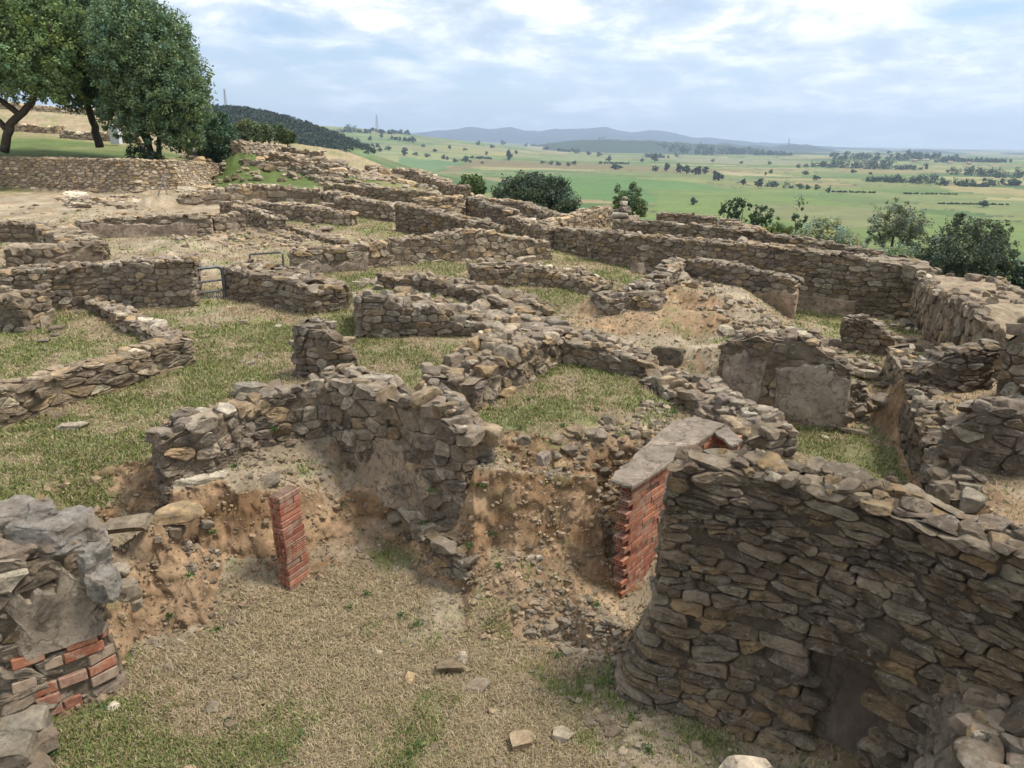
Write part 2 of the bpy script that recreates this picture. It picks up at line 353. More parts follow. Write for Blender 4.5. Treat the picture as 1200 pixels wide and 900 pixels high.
far_w('dark rear wall just behind the left part of the long coursed wall', [(717,257,'t',1.75,1.1),(800,262,'t',1.75,1.1),(872,270,'t',1.72,1.1)], amp=.07, bright=.7)
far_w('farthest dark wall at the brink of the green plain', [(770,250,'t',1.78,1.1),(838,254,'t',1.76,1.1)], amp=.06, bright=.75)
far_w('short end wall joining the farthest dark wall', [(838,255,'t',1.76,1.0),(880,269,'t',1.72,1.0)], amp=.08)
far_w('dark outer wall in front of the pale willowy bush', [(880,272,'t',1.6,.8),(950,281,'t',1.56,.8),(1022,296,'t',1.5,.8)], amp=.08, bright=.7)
far_w('tumbled corner of the outer wall before the dark round bushes', [(1020,298,'t',1.5,.8),(1066,311,'t',1.5,.8)], .8, amp=.12)
W('low rubble wall fronting the red earth mound', [(712,348,372,1.2),(745,343,362,1.28),(770,350,364,1.3)], .5, zf=1.45, near=1, amp=.1, w=.26, h=.13)
W('jagged rubble wall climbing the back of the red earth mound', [(757,339,352,1.42),(785,319,336,1.48),(806,303,320,1.5)], .45, zf=1.1, near=1, amp=.12, w=.26, h=.13)
WM3 = W('crumbling plastered wall at the right end of the red earth mound', [(803,303,325,1.45),(870,313,337,1.38),(926,328,372,.85)], .45, zf=.4, near=1, amp=.06, w=.28, h=.12, bright=.85)
# ------------------------------------------------------------------ terrain
TP = []
def tp(px, py, z, *r): x, y, _ = P(px, py, z); TP.append((x, y, z))
for a in [(400,880,0),(250,800,0),(550,750,0),(640,880,0),(130,870,0),(600,820,0),(770,890,0),(730,800,0),(400,740,.0),(480,720,0),
          (75,865,0),(118,812,.02),(150,750,.05),(250,725,.05),(345,690,0),(420,665,.03),(460,640,.05),(330,705,.02),(205,735,.03),
          (150,690,.2),(215,672,.2),(300,675,.16),(190,655,.34),(260,655,.3),(315,655,.22),(370,640,.2),(430,620,.15),
          (135,640,.8),(180,612,.92),(244,592,.9),(274,582,.84),(315,574,.8),(360,568,.68),(392,585,.5),(425,600,.3),
          (270,550,.93),(330,535,.9),(380,530,.85),(400,548,.66),(420,580,.42),
          (140,600,1.),(100,550,1.),(200,480,1.03),(330,430,1.05),(350,360,1.1),(400,332,1.15),(430,365,1.12),(100,400,1.03),(50,430,1.0),(0,560,1.),(60,560,1.),(200,570,.98),(180,540,1.0),(40,520,1.),
          (555,548,1.12),(600,548,1.1),(650,552,1.06),(697,562,1.05),(560,500,1.13),(650,480,1.1),(730,455,1.08),(600,455,1.12),(700,420,1.1),(700,515,1.08),(780,500,1.08),
          (552,600,.62),(600,592,.58),(650,592,.55),(692,600,.5),(553,640,.42),(600,650,.4),(660,655,.36),(705,660,.3),(560,685,.16),(620,697,.22),(690,722,.26),(735,736,.2),(556,704,.0),(612,722,0),(650,745,0),(695,764,0),(742,775,0),
          (760,700,0),(722,702,.0),(738,718,-.06),(750,706,-.06),(762,690,-.06),(714,650,.15),(711,620,.28),(706,598,.42),(900,500,.3),(960,520,.3),(1030,540,.3),(900,530,.3),(1000,478,.4),(1030,470,.4),(1010,440,.62),(980,420,.75),
          (760,405,.9),(720,395,.93),(820,400,.92),(850,380,1.0),(740,374,.95),(800,377,.95),(800,362,1.36),(750,360,1.34),(845,364,1.36),(840,345,1.45),(870,345,1.38),(900,372,1.15),(880,385,1.14),(930,385,1.1),(820,320,1.48),(850,330,1.42),
          (680,355,1.0),(640,345,1.02),(720,320,1.0),(700,310,1.0),(600,350,1.08),(560,360,1.15),(480,400,1.1),(530,390,1.1),(500,410,1.1),
          (940,378,.4),(1000,390,.5),(1040,382,.4),(1030,395,.6),(1120,465,1.05),(1095,470,1.05),(1150,468,1.05),(1180,580,1.05),(1130,575,1.05),(1230,600,1.05),
          (240,350,1.1),(245,335,1.13),(280,290,1.3),(200,290,1.42),(330,285,1.35),(350,270,1.48),(200,240,1.75),(20,240,1.8),(100,245,1.78),(250,240,1.7),(20,275,1.42),(150,300,1.38),
          (320,212,2.28),(430,225,1.9),(480,230,1.75),(430,265,1.4),(430,250,1.45),(320,262,1.5),(540,245,1.5),(600,245,1.45),(690,262,1.2),(620,275,1.2)]:
    tp(*a)
# world points: above the retaining wall, behind the camera, the brink and the slope down to the plain
for a in [(-15.2,43.6,2.15),(-15.0,45,2.3),(-15.4,42.6,2.05),(-15.2,47,2.5),(-23,37,3.3),(-32,36,3.4),(-17,44,3.1),(-27.3,50,4.0),(-40,50,4.6),(-30,65,5.5),(-50,75,7.5),(-70,45,6),(-22,52,3.9),(-21,60,3.7),(-26,75,4.2),(-45,30,2.5),(-30,20,1.6),(-15,12,1.1),(-9,8,1.),(-7.5,5,1.),(-40,0,1.5),
          (-8,0,1.),(-8,-15,1),(0,-15,.5),(3,-15,.8),(10,-10,.8),(0,0,0),(-4,1,0),(3,1,0),(4.2,3.2,.3),(4.4,4.6,.95),(6,2,1.),(6,6,1.1),(0,3,0),
          (3.6,4.9,.3),(2.6,5.6,.3),(3.2,6.5,.3)]: TP.append(a)
BR = [(-18,85,3.0),(-15.5,60,2.9),(-12.2,55,2.6),(-8,49,2.0),(-3.4,44.5,1.4),(-.2,38.5,1.1),(3,33.5,1.),(6,30.5,1.0),(9,28,1.),(10.8,25,.9),(12,21,.8),(12.2,18.5,.75),(12.2,14,.8),(12,10,.9),(12,4,.8),(12,-15,.8)]
for i, (x, y, z) in enumerate(BR):
    j = min(i, len(BR)-2); dx, dy = BR[j+1][0]-BR[j][0], BR[j+1][1]-BR[j][1]
    L = math.hypot(dx, dy); nx, ny = -dy/L, dx/L
    if nx < 0: nx, ny = -nx, -ny
    nx, ny = .85*nx+.15, .7*ny+.25*(.5); l = math.hypot(nx, ny); nx /= l; ny /= l
    TP.append((x, y, z))
    for d, zz in ((2.5, z-.9), (9, z-4.3), (30, -14), (70, -31), (110, -42), (150, -45)):
        TP.append((x+nx*d, y+ny*d, zz))
def RINGZ(x, y):
    th = math.atan2(x, y)
    # the spur the ruins stand on runs back to the left; elsewhere the plain
    t = min(1, max(0, (-th-.33)/.25)) if th > -2.6 else 1
    if th < -2.2 or th > 2.4: t = max(t, .9)
    return -45+50*t*t*(3-2*t)
for k in range(48):
    th = 2*math.pi*k/48
    for r in (330,): TP.append((r*math.sin(th), r*math.cos(th), RINGZ(r*math.sin(th), r*math.cos(th))))
def offset(poly, d):
    """offset an open polyline to its left by d (mitred)"""
    n = len(poly); out = []
    for i in range(n):
        if i == 0: t = np.subtract(poly[1][:2], poly[0][:2])
        elif i == n-1: t = np.subtract(poly[-1][:2], poly[-2][:2])
        else:
            a = np.subtract(poly[i][:2], poly[i-1][:2]); b = np.subtract(poly[i+1][:2], poly[i][:2])
            t = a/np.linalg.norm(a)+b/np.linalg.norm(b)
        t = t/np.linalg.norm(t); nn = np.array([-t[1], t[0]]); k = 1.
        if 0 < i < n-1:
            a = np.subtract(poly[i][:2], poly[i-1][:2]); a = a/np.linalg.norm(a)
            k = min(1.8, 1/max(.3, abs(a @ t)))
        out.append((poly[i][0]+nn[0]*d*k, poly[i][1]+nn[1]*d*k))
    return out
def walk(p, step):
    out = []
    for a, b in zip(p[:-1], p[1:]):
        n = max(1, int(math.hypot(b[0]-a[0], b[1]-a[1])/step))
        for i in range(n): out.append(tuple(a[k]+(b[k]-a[k])*i/n for k in range(len(a))))
    out.append(tuple(p[-1])); return out
base_pts = []
for w in WALLS:
    p = w['pts']; s = w['s']
    near = offset(p, -s*(.06+w.get('batter', 0)*.8)); far = offset(p, s*(w['th']+.06))
    step = .35 if w['near'] else .8
    nb = walk([(near[i][0], near[i][1], p[i][3]) for i in range(len(p))], step)
    zf = w['zf']
    fb = walk([(far[i][0], far[i][1], (p[i][3] if zf is None else zf)) for i in range(len(p))], step)
    base_pts += nb+fb
pts = [tuple(t) for t in TP]
grid = {}
def try_add(t, r):
    k = (int(math.floor(t[0]/r)), int(math.floor(t[1]/r)))
    for i in (-1, 0, 1):
        for j in (-1, 0, 1):
            for q in grid.get((k[0]+i, k[1]+j), ()):
                if math.hypot(q[0]-t[0], q[1]-t[1]) < r: return
    grid.setdefault(k, []).append(t); allp.append(t)
allp = []
for t in base_pts+pts: try_add(t, .13)
vv, ee, fc, *_ = delaunay_2d_cdt([Vector((t[0], t[1])) for t in allp], [], [], 0, 1e-5)
ov = _[0]
TV = np.array([(vv[i][0], vv[i][1], allp[ov[i][0]][2]) for i in range(len(vv))])
TF = np.array([f for f in fc])
_bx0 = np.minimum.reduce([TV[TF[:, k], 0] for k in range(3)]); _bx1 = np.maximum.reduce([TV[TF[:, k], 0] for k in range(3)])
def tin(x, y):
    x = np.asarray(x, float).ravel(); y = np.asarray(y, float).ravel()
    z = np.full(len(x), np.nan); CELL = 64
    o = np.argsort(x, kind='stable'); xs = x[o]; ys = y[o]; zs = np.full(len(x), np.nan)
    for f in TF:
        a, b, c = TV[f]
        x0 = min(a[0], b[0], c[0]); x1 = max(a[0], b[0], c[0])
        i0 = np.searchsorted(xs, x0-1e-6); i1 = np.searchsorted(xs, x1+1e-6)
        if i1 <= i0: continue
        X = xs[i0:i1]; Y = ys[i0:i1]
        m = (Y >= min(a[1], b[1], c[1])-1e-6) & (Y <= max(a[1], b[1], c[1])+1e-6)
        if not m.any(): continue
        idx = np.nonzero(m)[0]; X = X[idx]; Y = Y[idx]
        D = (b[1]-c[1])*(a[0]-c[0])+(c[0]-b[0])*(a[1]-c[1])
        if abs(D) < 1e-12: continue
        l1 = ((b[1]-c[1])*(X-c[0])+(c[0]-b[0])*(Y-c[1]))/D
        l2 = ((c[1]-a[1])*(X-c[0])+(a[0]-c[0])*(Y-c[1]))/D
        l3 = 1-l1-l2
        k = (l1 >= -1e-6) & (l2 >= -1e-6) & (l3 >= -1e-6)
        zs[i0+idx[k]] = (l1*a[2]+l2*b[2]+l3*c[2])[k]
    z[o] = zs
    return z
def far_z(x, y):
    r = np.hypot(x, y); th = np.arctan2(x, y)
    t = np.clip((-th-.33)/.25, 0, 1); t = np.where(th < -2.6, 1, t); t = np.where((th < -2.2) | (th > 2.4), np.maximum(t, .9), t)
    z = -45+50*t*t*(3-2*t)*(1-sstep(330, 700, r))
    z = z+92*sstep(.10, -.26, th)*sstep(1300, 3300, r)*(1+.1*vn2(x/300, y/300, 5))
    z = z+8*sstep(1200, 3500, r)*vn2(x/700, y/500, 9)
    # wooded hill
    hx, hy = -335, 880
    u = (x-hx)/np.where(x > hx, 185., 400.); v = (y-hy)/240.
    z = z+74*np.exp(-(u*u+v*v)**1.15)
    return z
def G(x, y, rough=True):
    x = np.asarray(x, float).ravel(); y = np.asarray(y, float).ravel(); r = np.hypot(x, y)
    z = far_z(x, y); m = r < 345
    wx = x+.06*vn2(x*2.1, y*2.1, 31); wy = y+.06*vn2(x*2.1, y*2.1, 32)+.02*vn2(x*7, y*7, 34)
    if m.any():
        zt = tin(wx[m], wy[m]); zf = z[m]; rr = r[m]
        zt = np.where(np.isnan(zt), zf, zt)
        k = sstep(290, 328, rr); z[m] = zt*(1-k)+zf*k
    if rough:
        f = np.clip(60/(r+1), 0, 1)
        z = z+(.05*fbm2(x*1.3, y*1.3, 11, 3)+.028*fbm2(x*6, y*6, 15, 3))*f
    return z
# ground cover weights: (px, py, z, green, dirt)
GC = [(400,880,0,.22,.1),(250,800,0,.3,.1),(550,750,0,.2,.25),(640,880,0,.25,.2),(110,880,0,.75,.2),(480,820,0,.2,.05),(330,880,0,.65,.05),(770,880,0,.15,.9),(730,800,0,.35,.6),(820,880,0,.3,.9),(400,740,0,.1,.15),(460,700,0,.15,.15),(180,720,0,.15,.85),(140,790,0,.5,.6),(250,730,0,.1,.7),(330,720,0,.1,.3),(200,870,0,.6,.1),(690,800,0,.35,.5),(560,720,0,.15,.7),(500,660,.1,.2,.7),
      (240,640,.3,.05,1.),(400,600,.5,.12,1.),(300,560,.9,.1,.95),(300,530,.9,.1,.95),(150,600,1,.25,.7),(100,610,1,.3,.55),(60,540,1,.75,.05),(150,510,1,.65,.1),(30,570,1,.7,0),(200,470,1,.6,.1),(300,420,1.05,.62,.08),(280,390,1.05,.5,.1),(250,370,1.1,.2,.5),(340,340,1.1,.55,.15),(390,350,1.1,.6,.15),(400,400,1.1,.75,0),(440,410,1.1,.75,0),(500,405,1.1,.3,.5),(50,400,1,.55,.15),(130,390,1,.45,.2),(100,430,1,.25,.3),(20,440,1,.4,.25),(150,560,1,.45,.3),
      (560,500,1.1,.55,.35),(620,490,1.1,.62,.2),(650,460,1.1,.6,.15),(700,450,1.1,.65,.1),(600,520,1.1,.3,.7),(700,520,1.1,.1,.7),(650,590,.6,.1,1.),(600,640,.4,.28,1.),(680,650,.4,.08,1.),(640,700,.2,.1,1.),(720,700,.2,.1,1.),(560,620,.5,.35,.9),
      (900,510,.3,.75,.25),(950,520,.3,.6,.4),(1000,540,.3,.5,.5),(1000,480,.4,.3,.8),(930,495,.3,.75,.3),(1010,440,.6,.5,.5),(780,400,.95,.1,1.),(730,380,1,.15,.9),(850,350,1.4,.1,.95),(820,330,1.4,.1,.9),(900,390,1.1,.2,.8),
      (680,350,1,.68,.1),(640,360,1,.5,.2),(720,320,1,.55,.2),(700,370,1,.45,.3),(940,375,.4,.9,.1),(1040,385,.4,.8,.2),(980,400,.6,.4,.5),(1120,465,1.05,.1,.9),(1160,580,1.05,.15,.9),(1130,350,1.5,.1,.8),
      (250,320,1.2,.15,.8),(200,290,1.4,.2,.75),(150,300,1.4,.2,.7),(330,280,1.4,.15,.7),(100,240,1.8,.05,1.),(40,235,1.8,.05,1.),(200,240,1.7,.12,.85),(250,245,1.7,.1,.85),(150,236,1.8,.3,.6),(320,212,2.3,1.2,0),(300,208,2.3,1.2,0),(350,214,2.3,1.1,0),(430,265,1.4,.45,.3),(450,258,1.4,.6,.2),(400,300,1.2,.3,.4),
      (600,250,1.4,.2,.5),(690,262,1.2,.3,.5),(500,200,2,.35,.5)]
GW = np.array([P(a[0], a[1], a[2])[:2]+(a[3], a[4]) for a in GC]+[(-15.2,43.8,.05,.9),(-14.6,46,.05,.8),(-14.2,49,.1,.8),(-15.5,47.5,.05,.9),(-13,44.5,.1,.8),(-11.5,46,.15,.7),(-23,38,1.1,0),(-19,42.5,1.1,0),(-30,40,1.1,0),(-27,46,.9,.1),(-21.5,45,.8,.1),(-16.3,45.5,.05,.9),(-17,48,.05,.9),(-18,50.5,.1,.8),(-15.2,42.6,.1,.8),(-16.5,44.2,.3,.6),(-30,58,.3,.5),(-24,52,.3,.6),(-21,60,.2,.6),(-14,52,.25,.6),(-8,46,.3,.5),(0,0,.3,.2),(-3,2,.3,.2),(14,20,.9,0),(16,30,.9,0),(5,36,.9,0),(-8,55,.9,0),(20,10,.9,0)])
def cover(x, y):
    x = np.asarray(x).ravel(); y = np.asarray(y).ravel()
    x2 = x+.25*vn2(x*1.2, y*1.2, 41); y2 = y+.25*vn2(x*1.2, y*1.2, 42)
    sw = 0; g = 0; d = 0
    for gx, gy, gg, gd in GW:
        w = 1/(((x2-gx)**2+(y2-gy)**2)+.02)**1.7
        sw = sw+w; g = g+w*gg; d = d+w*gd
    return g/sw*1.1, d/sw
FIELD_PAL = np.array([(.16,.19,.06),(.115,.165,.05),(.21,.215,.08),(.13,.175,.06),(.27,.20,.11),(.31,.26,.13),(.18,.19,.075),(.085,.135,.04)])
def fhit(px, py):
    X, Y, Z = ray(px, py); t = np.exp(np.linspace(math.log(300/Y), math.log(12000/Y), 700)); g = far_z(X*t, Y*t)
    k = np.nonzero(H+Z*t <= g)[0]; i = k[0] if len(k) else -1
    return X*t[i], Y*t[i]
FPOLY = [([(520,200),(640,199),(700,203),(860,212),(1210,252),(1210,236),(980,222),(860,206),(700,200)], (.16,.18,.07)),
 ([(600,204),(700,206),(800,212),(900,228),(900,238),(760,240),(600,226)], (.105,.18,.055)), ([(760,222),(900,226),(1210,268),(1210,300),(1000,276),(850,252),(760,246)], (.145,.19,.055)), ([(880,238),(1000,243),(1090,262),(1000,268),(900,254)], (.18,.18,.08)),
 ([(440,187),(560,187),(700,192),(870,200),(870,204),(700,199),(560,195),(470,193)], (.19,.145,.07)),
 ([(505,171),(548,172),(606,180),(590,183),(520,177)], (.33,.26,.11)), ([(415,170),(450,171),(470,175),(440,176)], (.30,.26,.12)), ([(440,177),(530,180),(600,187),(520,184),(440,182)], (.26,.25,.11)),
 ([(610,170),(660,172),(730,178),(690,180),(620,176)], (.31,.25,.13)), ([(610,183),(700,185),(760,190),(680,189)], (.20,.22,.10)), ([(830,200),(905,204),(935,207),(860,206)], (.33,.27,.16)),
 ([(975,196),(1090,199),(1070,204),(990,202)], (.24,.195,.09)), ([(1100,216),(1210,222),(1210,231),(1120,224)], (.28,.23,.11)), ([(380,183),(470,184),(540,190),(420,190)], (.12,.19,.08)), ([(780,185),(860,186),(960,190),(900,193),(800,190)], (.22,.21,.12)), ([(560,160),(640,163),(700,168),(620,168)], (.22,.22,.12))]
FPW = None
def inpoly(x, y, poly):
    r = np.zeros(len(x), bool); n = len(poly)
    for i in range(n):
        x0, y0 = poly[i]; x1, y1 = poly[(i+1) % n]
        r ^= ((y0 > y) != (y1 > y)) & (x < (x1-x0)*(y-y0)/((y1-y0) if y1 != y0 else 1e-9)+x0)
    return r
def field_col(x, y):
    global FPW
    if FPW is None: FPW = [([fhit(*p) for p in pl], c) for pl, c in FPOLY]
    a = math.radians(12); u = x*math.cos(a)+y*math.sin(a); v = -x*math.sin(a)+y*math.cos(a)
    u = u+25*vn2(x/260, y/260, 51); v = v+14*vn2(x/200, y/200, 52)
    r = np.hypot(x, y); c = np.zeros((len(x), 3)); done = np.zeros(len(x), bool)
    for lo, hi, ch, cw in ((0, 650, 45., 210.), (650, 1300, 60., 170.), (1300, 2600, 90., 230.), (2600, 1e9, 170., 330.)):
        m = (r >= lo) & (r < hi)
        if not m.any(): continue
        iv = np.floor(v[m]/ch); o = _h(iv, iv*0, iv*0, 61)*3; iu = np.floor(u[m]/cw+o); hs = _h(iu, iv, iv*0, 62)
        k = (hs*len(FIELD_PAL)).astype(int) % len(FIELD_PAL)
        if hi <= 650: k = np.array([0, 1, 0, 3, 1, 6, 0, 7])[k]
        cc = FIELD_PAL[k]*(1+.16*(_h(iu, iv, iv*0, 63)-.5))[:, None]
        fv = v[m]/ch-iv; fu = u[m]/cw+o-iu
        ed = ((fv < .05) | (fu < .02)) & (_h(iu, iv, iv*0, 66) < .6)
        c[m] = np.where(ed[:, None], np.array((.055, .08, .04)), cc)
    for pl, pc in FPW:
        m = inpoly(x+10*vn2(x/60, y/60, 67), y+14*vn2(x/60, y/60, 68), pl)
        c[m] = np.array(pc)
    c = c*np.array((.76, .80, .70))*(1+.13*vn2(u/26, v/7, 64))[:, None]*(1+.10*vn2(u/90, v/30, 69))[:, None]*(1+.07*vn2(u/3, v/3, 65))[:, None]
    return c
GREEN = np.array((.15, .16, .055)); DRY = np.array((.29, .225, .135)); DIRT = np.array((.33, .265, .185)); OCH = np.array((.32, .205, .115))
def ground_col(x, y, z, slope):
    g, d = cover(x, y); r = np.hypot(x, y)
    st = sstep(.5, 1.1, slope)*(r < 45); y0_ = y; y = y+1.7*z*st
    n1 = fbm2(x*1.7, y*1.7, 71, 4); n2 = fbm2(x*6.5, y*6.5, 75, 3)
    gm = sstep(.30, .70, g*(1-.7*st)+n1*.75+n2*.35)[:, None]
    dm = sstep(.3, .8, d+st*.8+n1*.75+n2*.5)[:, None]
    dirt = DIRT*(1+.3*vn2(x*3, y*3, 78))[:, None]; dirt = dirt+(OCH-DIRT)*(sstep(-.1, .5, vn2(x*1.1, y*1.1, 79)+st)*np.where(r > 18, .3, .75+.25*st))[:, None]; y = y0_
    c = DRY*(1+.3*n2)[:, None]
    if (r.min() < 30): q3 = (1+st*(.35*vn3(x*7, y*7, z*7, 121)+.25*vn3(x*20, y*20, z*20, 122)))[:, None]; dirt = dirt*q3
    c = c*(1-dm)+dirt*dm
    c = c*(1-.8*gm)+GREEN*(1+.25*n1)[:, None]*gm*.8
    lw = (sstep(30, 33, r)*sstep(.75, .95, g)*(z > 1))[:, None]; c = c*(1-lw)+np.array((.10, .135, .04))*(1+.25*n1)[:, None]*lw  # far lawn green, darkened to stand in for tree shade on the terrace
    f = sstep(30, 60, r)[:, None]*(z < -2)[:, None]
    scrub = np.array((.085, .11, .04))*(1+.35*vn2(x/4, y/4, 81))[:, None]
    c = c*(1-f)+scrub*f
    k = sstep(170, 230, r)[:, None]*(z < -30)[:, None]
    fc = field_col(x, y)
    hl = sstep(-38, -25, z)[:, None]*(r > 300)[:, None]
    far = fc*(1-hl*.5)+hl*.5*np.array((.13, .16, .06))*(1+.5*vn2(x/45, y/30, 83))[:, None]
    kk = np.maximum(k, (r > 330)[:, None]*1.)
    return c*(1-kk)+far*kk
def build_ground():
    az = np.concatenate([np.radians(np.arange(-180, -44, 3.)), np.radians(np.linspace(-44, 44, 800)), np.radians(np.arange(47, 180, 3.))])
    r = [.4]; 
    while r[-1] < 26000:
        q = r[-1]; k = .06 if q < 3.2 else .0055 if q < 4.9 else .0027 if q < 8.6 else .0055 if q < 12 else .008 if q < 60 else .02 if q < 3000 else .04
        r.append(q*(1+k))
    r = np.array(r); A, R = np.meshgrid(az, r)
    x = (R*np.sin(A)).ravel(); y = (R*np.cos(A)).ravel()
    z = G(x, y); nr, na = R.shape; Z = z.reshape(nr, na)
    gr = np.abs(np.gradient(Z, axis=0)/np.gradient(R, axis=0)); ga = np.abs(np.gradient(Z, axis=1)/(np.gradient(A, axis=1)*R))
    sl = np.hypot(gr, ga).ravel(); xs, ys = x, y
    # lumpy, clotted earth on steep bare banks
    st = sstep(.45, 1., sl)*(np.hypot(x, y) < 25)
    z = z+st*(.03*fbm2(x*9, y*9+z*6, 91, 4))
    y = y+st*(.05*vn3(x*6, z*8, y*5, 97)+.035*vn3(x*15, z*19, y*14, 98)+.018*vn3(x*38, z*44, y*30, 99))
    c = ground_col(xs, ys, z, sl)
    i = np.arange(nr-1)[:, None]*na+np.arange(na)[None]; j = np.arange(nr-1)[:, None]*na+(np.arange(na)+1)[None] % na
    q = np.stack([i, j, j+na, i+na], -1).reshape(-1, 4)
    a = Acc(); a.add(np.stack([x, y, z], 1), q=q, col=c)
    v0 = len(x)
    a.add([(0, 0, float(G([0.], [0.])[0]))]); k = np.arange(na)
    a.f3.append(np.stack([np.full(na, v0), (k+1) % na, k], 1)); a.m3.append(np.zeros(na, int))
    o = a.build('ground', M['ground'], smooth=True); tag(o, kind='structure')
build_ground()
# ------------------------------------------------------------------ masonry
def clip_poly(poly, nx, ny, d):
    out = []; n = len(poly)
    for i in range(n):
        ax, ay = poly[i]; bx, by = poly[(i+1) % n]
        da = ax*nx+ay*ny-d; db = bx*nx+by*ny-d
        if da <= 0: out.append((ax, ay))
        if (da < 0 < db) or (db < 0 < da):
            t = da/(da-db); out.append((ax+(bx-ax)*t, ay+(by-ay)*t))
    return out
def cells(L, z0, z1f, w, h, rng, aspk=1.2):
    """fitted irregular stones on a closed band of length L: returns list of (site, polygon)"""
    asp = w/h*aspk; zmax = float(max(z1f(np.linspace(0, L, 60))))+h*.5
    S = []; v = z0
    rowi = []
    while v < zmax:
        hh = h*rng.choice([.45, .75, 1.05, 1.6], p=[.25, .3, .27, .18]); s = rng.uniform(0, w); row = []
        while s < L:
            ww = w*rng.choice([.4, .7, 1, 1.4, 2.1], p=[.24, .25, .22, .17, .12]); row.append((s+ww/2, v+hh/2+rng.normal(0, hh*.14))); s += ww
        S.append(row); v += hh
    pts = [(s, z, r) for r, row in enumerate(S) for (s, z) in row]
    if not pts: return []
    a = np.array(pts); a3 = np.concatenate([a, a-[L, 0, 0], a+[L, 0, 0]])
    keep = (a3[:, 0] > -4*w) & (a3[:, 0] < L+4*w); a3 = a3[keep]
    rows = [a3[a3[:, 2] == r] for r in range(len(S))]
    for i in range(len(rows)): rows[i] = rows[i][np.argsort(rows[i][:, 0])]
    out = []
    zt = z1f(a[:, 0])
    for (s, z, r), top in zip(pts, zt):
        if z > top+.02: continue
        nb = []
        for rr in range(max(0, r-2), min(len(rows), r+3)):
            R = rows[rr]; lo = np.searchsorted(R[:, 0], s-2.6*w); hi = np.searchsorted(R[:, 0], s+2.6*w)
            for k in range(lo, hi):
                dx = R[k, 0]-s; dy = (R[k, 1]-z)*asp
                dd = dx*dx+dy*dy
                if dd > 1e-9: nb.append((dd, dx, dy))
        nb.sort()
        B = 1.6*w; poly = [(-B, -B), (B, -B), (B, B), (-B, B)]
        for dd, dx, dy in nb[:16]:
            l = math.sqrt(dd); m = max(px*px+py*py for px, py in poly)
            if l*.5 > math.sqrt(m): break
            poly = clip_poly(poly, dx/l, dy/l, l*.5)
            if len(poly) < 3: break
        if len(poly) >= 3: out.append((s, z, [(s+px, z+py/asp) for px, py in poly]))
    return out
def face_stones(acc, L, pos, nrm, z0, z1f, w, h, rng, K, bright, warm, bulge, skip=None, z1c=None, smear=0, gapx=0, aspk=1.2):
    cl = cells(L, z0, z1f, w, h, rng, aspk)
    if skip: cl = [c for c in cl if not skip(c[0] % L, c[1])]
    if not cl: return
    n = len(cl); R = np.zeros((n, K, 2)); C = np.zeros((n, 2))
    for i, (s, z, p) in enumerate(cl):
        p = np.array(p); q = np.concatenate([p, p[:1]]); d = np.hypot(*(np.diff(q, axis=0)).T); t = np.concatenate([[0], np.cumsum(d)])
        if t[-1] < 1e-6: t[-1] = 1e-6
        u = (np.arange(K)+.5)/K*t[-1]
        R[i, :, 0] = np.interp(u, t, q[:, 0]); R[i, :, 1] = np.interp(u, t, q[:, 1])
        C[i] = p.mean(0)
    # soften corners
    R = R*.9+.05*(np.roll(R, 1, 1)+np.roll(R, -1, 1))
    D = R-C[:, None]; ln = np.linalg.norm(D, axis=2, keepdims=True)+1e-6
    gap = rng.uniform(.001, .009, (n, 1, 1))+gapx*rng.uniform(0, 1, (n, 1, 1))
    D = D*np.clip(1-gap/ln, .3, 1)*(1+rng.normal(0, .035, (n, K, 1)))
    size = np.clip(ln.mean(1)[:, 0], .01, .3)
    prot = rng.normal(0, .5, n)*bulge+np.where(rng.random(n) < .1, -bulge*1.2, 0)
    ts = rng.normal(0, .15, n); tz = rng.normal(0, .16, n)
    rings = [(1.0, -.07), (1.0, .25), (.95, .8), (.76, .95), (.52, 1.0), (.25, 1.0)]
    if K <= 8: rings = [(1.0, -.06), (.97, .3), (.75, .95)]
    cols = stone_cols(n, rng, bright, warm)
    V = []
    for k, (sc_, dp) in enumerate(rings):
        Q = C[:, None]+D*sc_
        dep = (dp*bulge if dp > 0 else dp)+prot[:, None]+ts[:, None]*(Q[..., 0]-C[:, None, 0])+tz[:, None]*(Q[..., 1]-C[:, None, 1])
        if k >= 1: dep = dep+rng.normal(0, bulge*.2, dep.shape)
        V.append((Q, dep))
    Q = C[:, None]; V.append((Q, bulge+prot[:, None]))
    Q = np.concatenate([a for a, b in V], 1); dep = np.concatenate([b for a, b in V], 1)
    s = Q[..., 0].ravel(); z = Q[..., 1].ravel(); dep = dep.ravel()
    zc = z1c if z1c else z1f
    z = np.minimum(z, zc(s % L)+.035*vn2(s*9, z*0, 5)); z = np.maximum(z, z0)
    x, y = pos(s % L, z); nx, ny = nrm(s % L)
    if smear: dep = dep-smear*sstep(-.25, .35, vn3(x*1.3, y*1.3, z*1.5, 44)+.9*sstep(1.5, .5, z)-.35)
    co = np.stack([x+nx*dep, y+ny*dep, z+np.zeros_like(x)], 1)
    if K >= 14: dd_ = .010*vn3(co[:, 0]*16, co[:, 1]*16, co[:, 2]*16, 31)+.006*vn3(co[:, 0]*36, co[:, 1]*36, co[:, 2]*36, 32); co[:, 0] += nx*dd_; co[:, 1] += ny*dd_
    co += .012*np.stack([vn3(co[:, 0]*9, co[:, 1]*9, co[:, 2]*9, q) for q in (1, 2, 3)], 1)
    nv = K*len(rings)+1; b = (np.arange(n)*nv)[:, None]
    j = np.arange(K)[None]; jn = (np.arange(K)+1)[None] % K
    q4 = np.concatenate([np.stack([b+r*K+j, b+r*K+jn, b+(r+1)*K+jn, b+(r+1)*K+j], -1).reshape(-1, 4) for r in range(len(rings)-1)])
    r = len(rings)-1; t3 = np.stack([b+r*K+j, b+r*K+jn, b+np.full((1, K), nv-1)], -1).reshape(-1, 3)
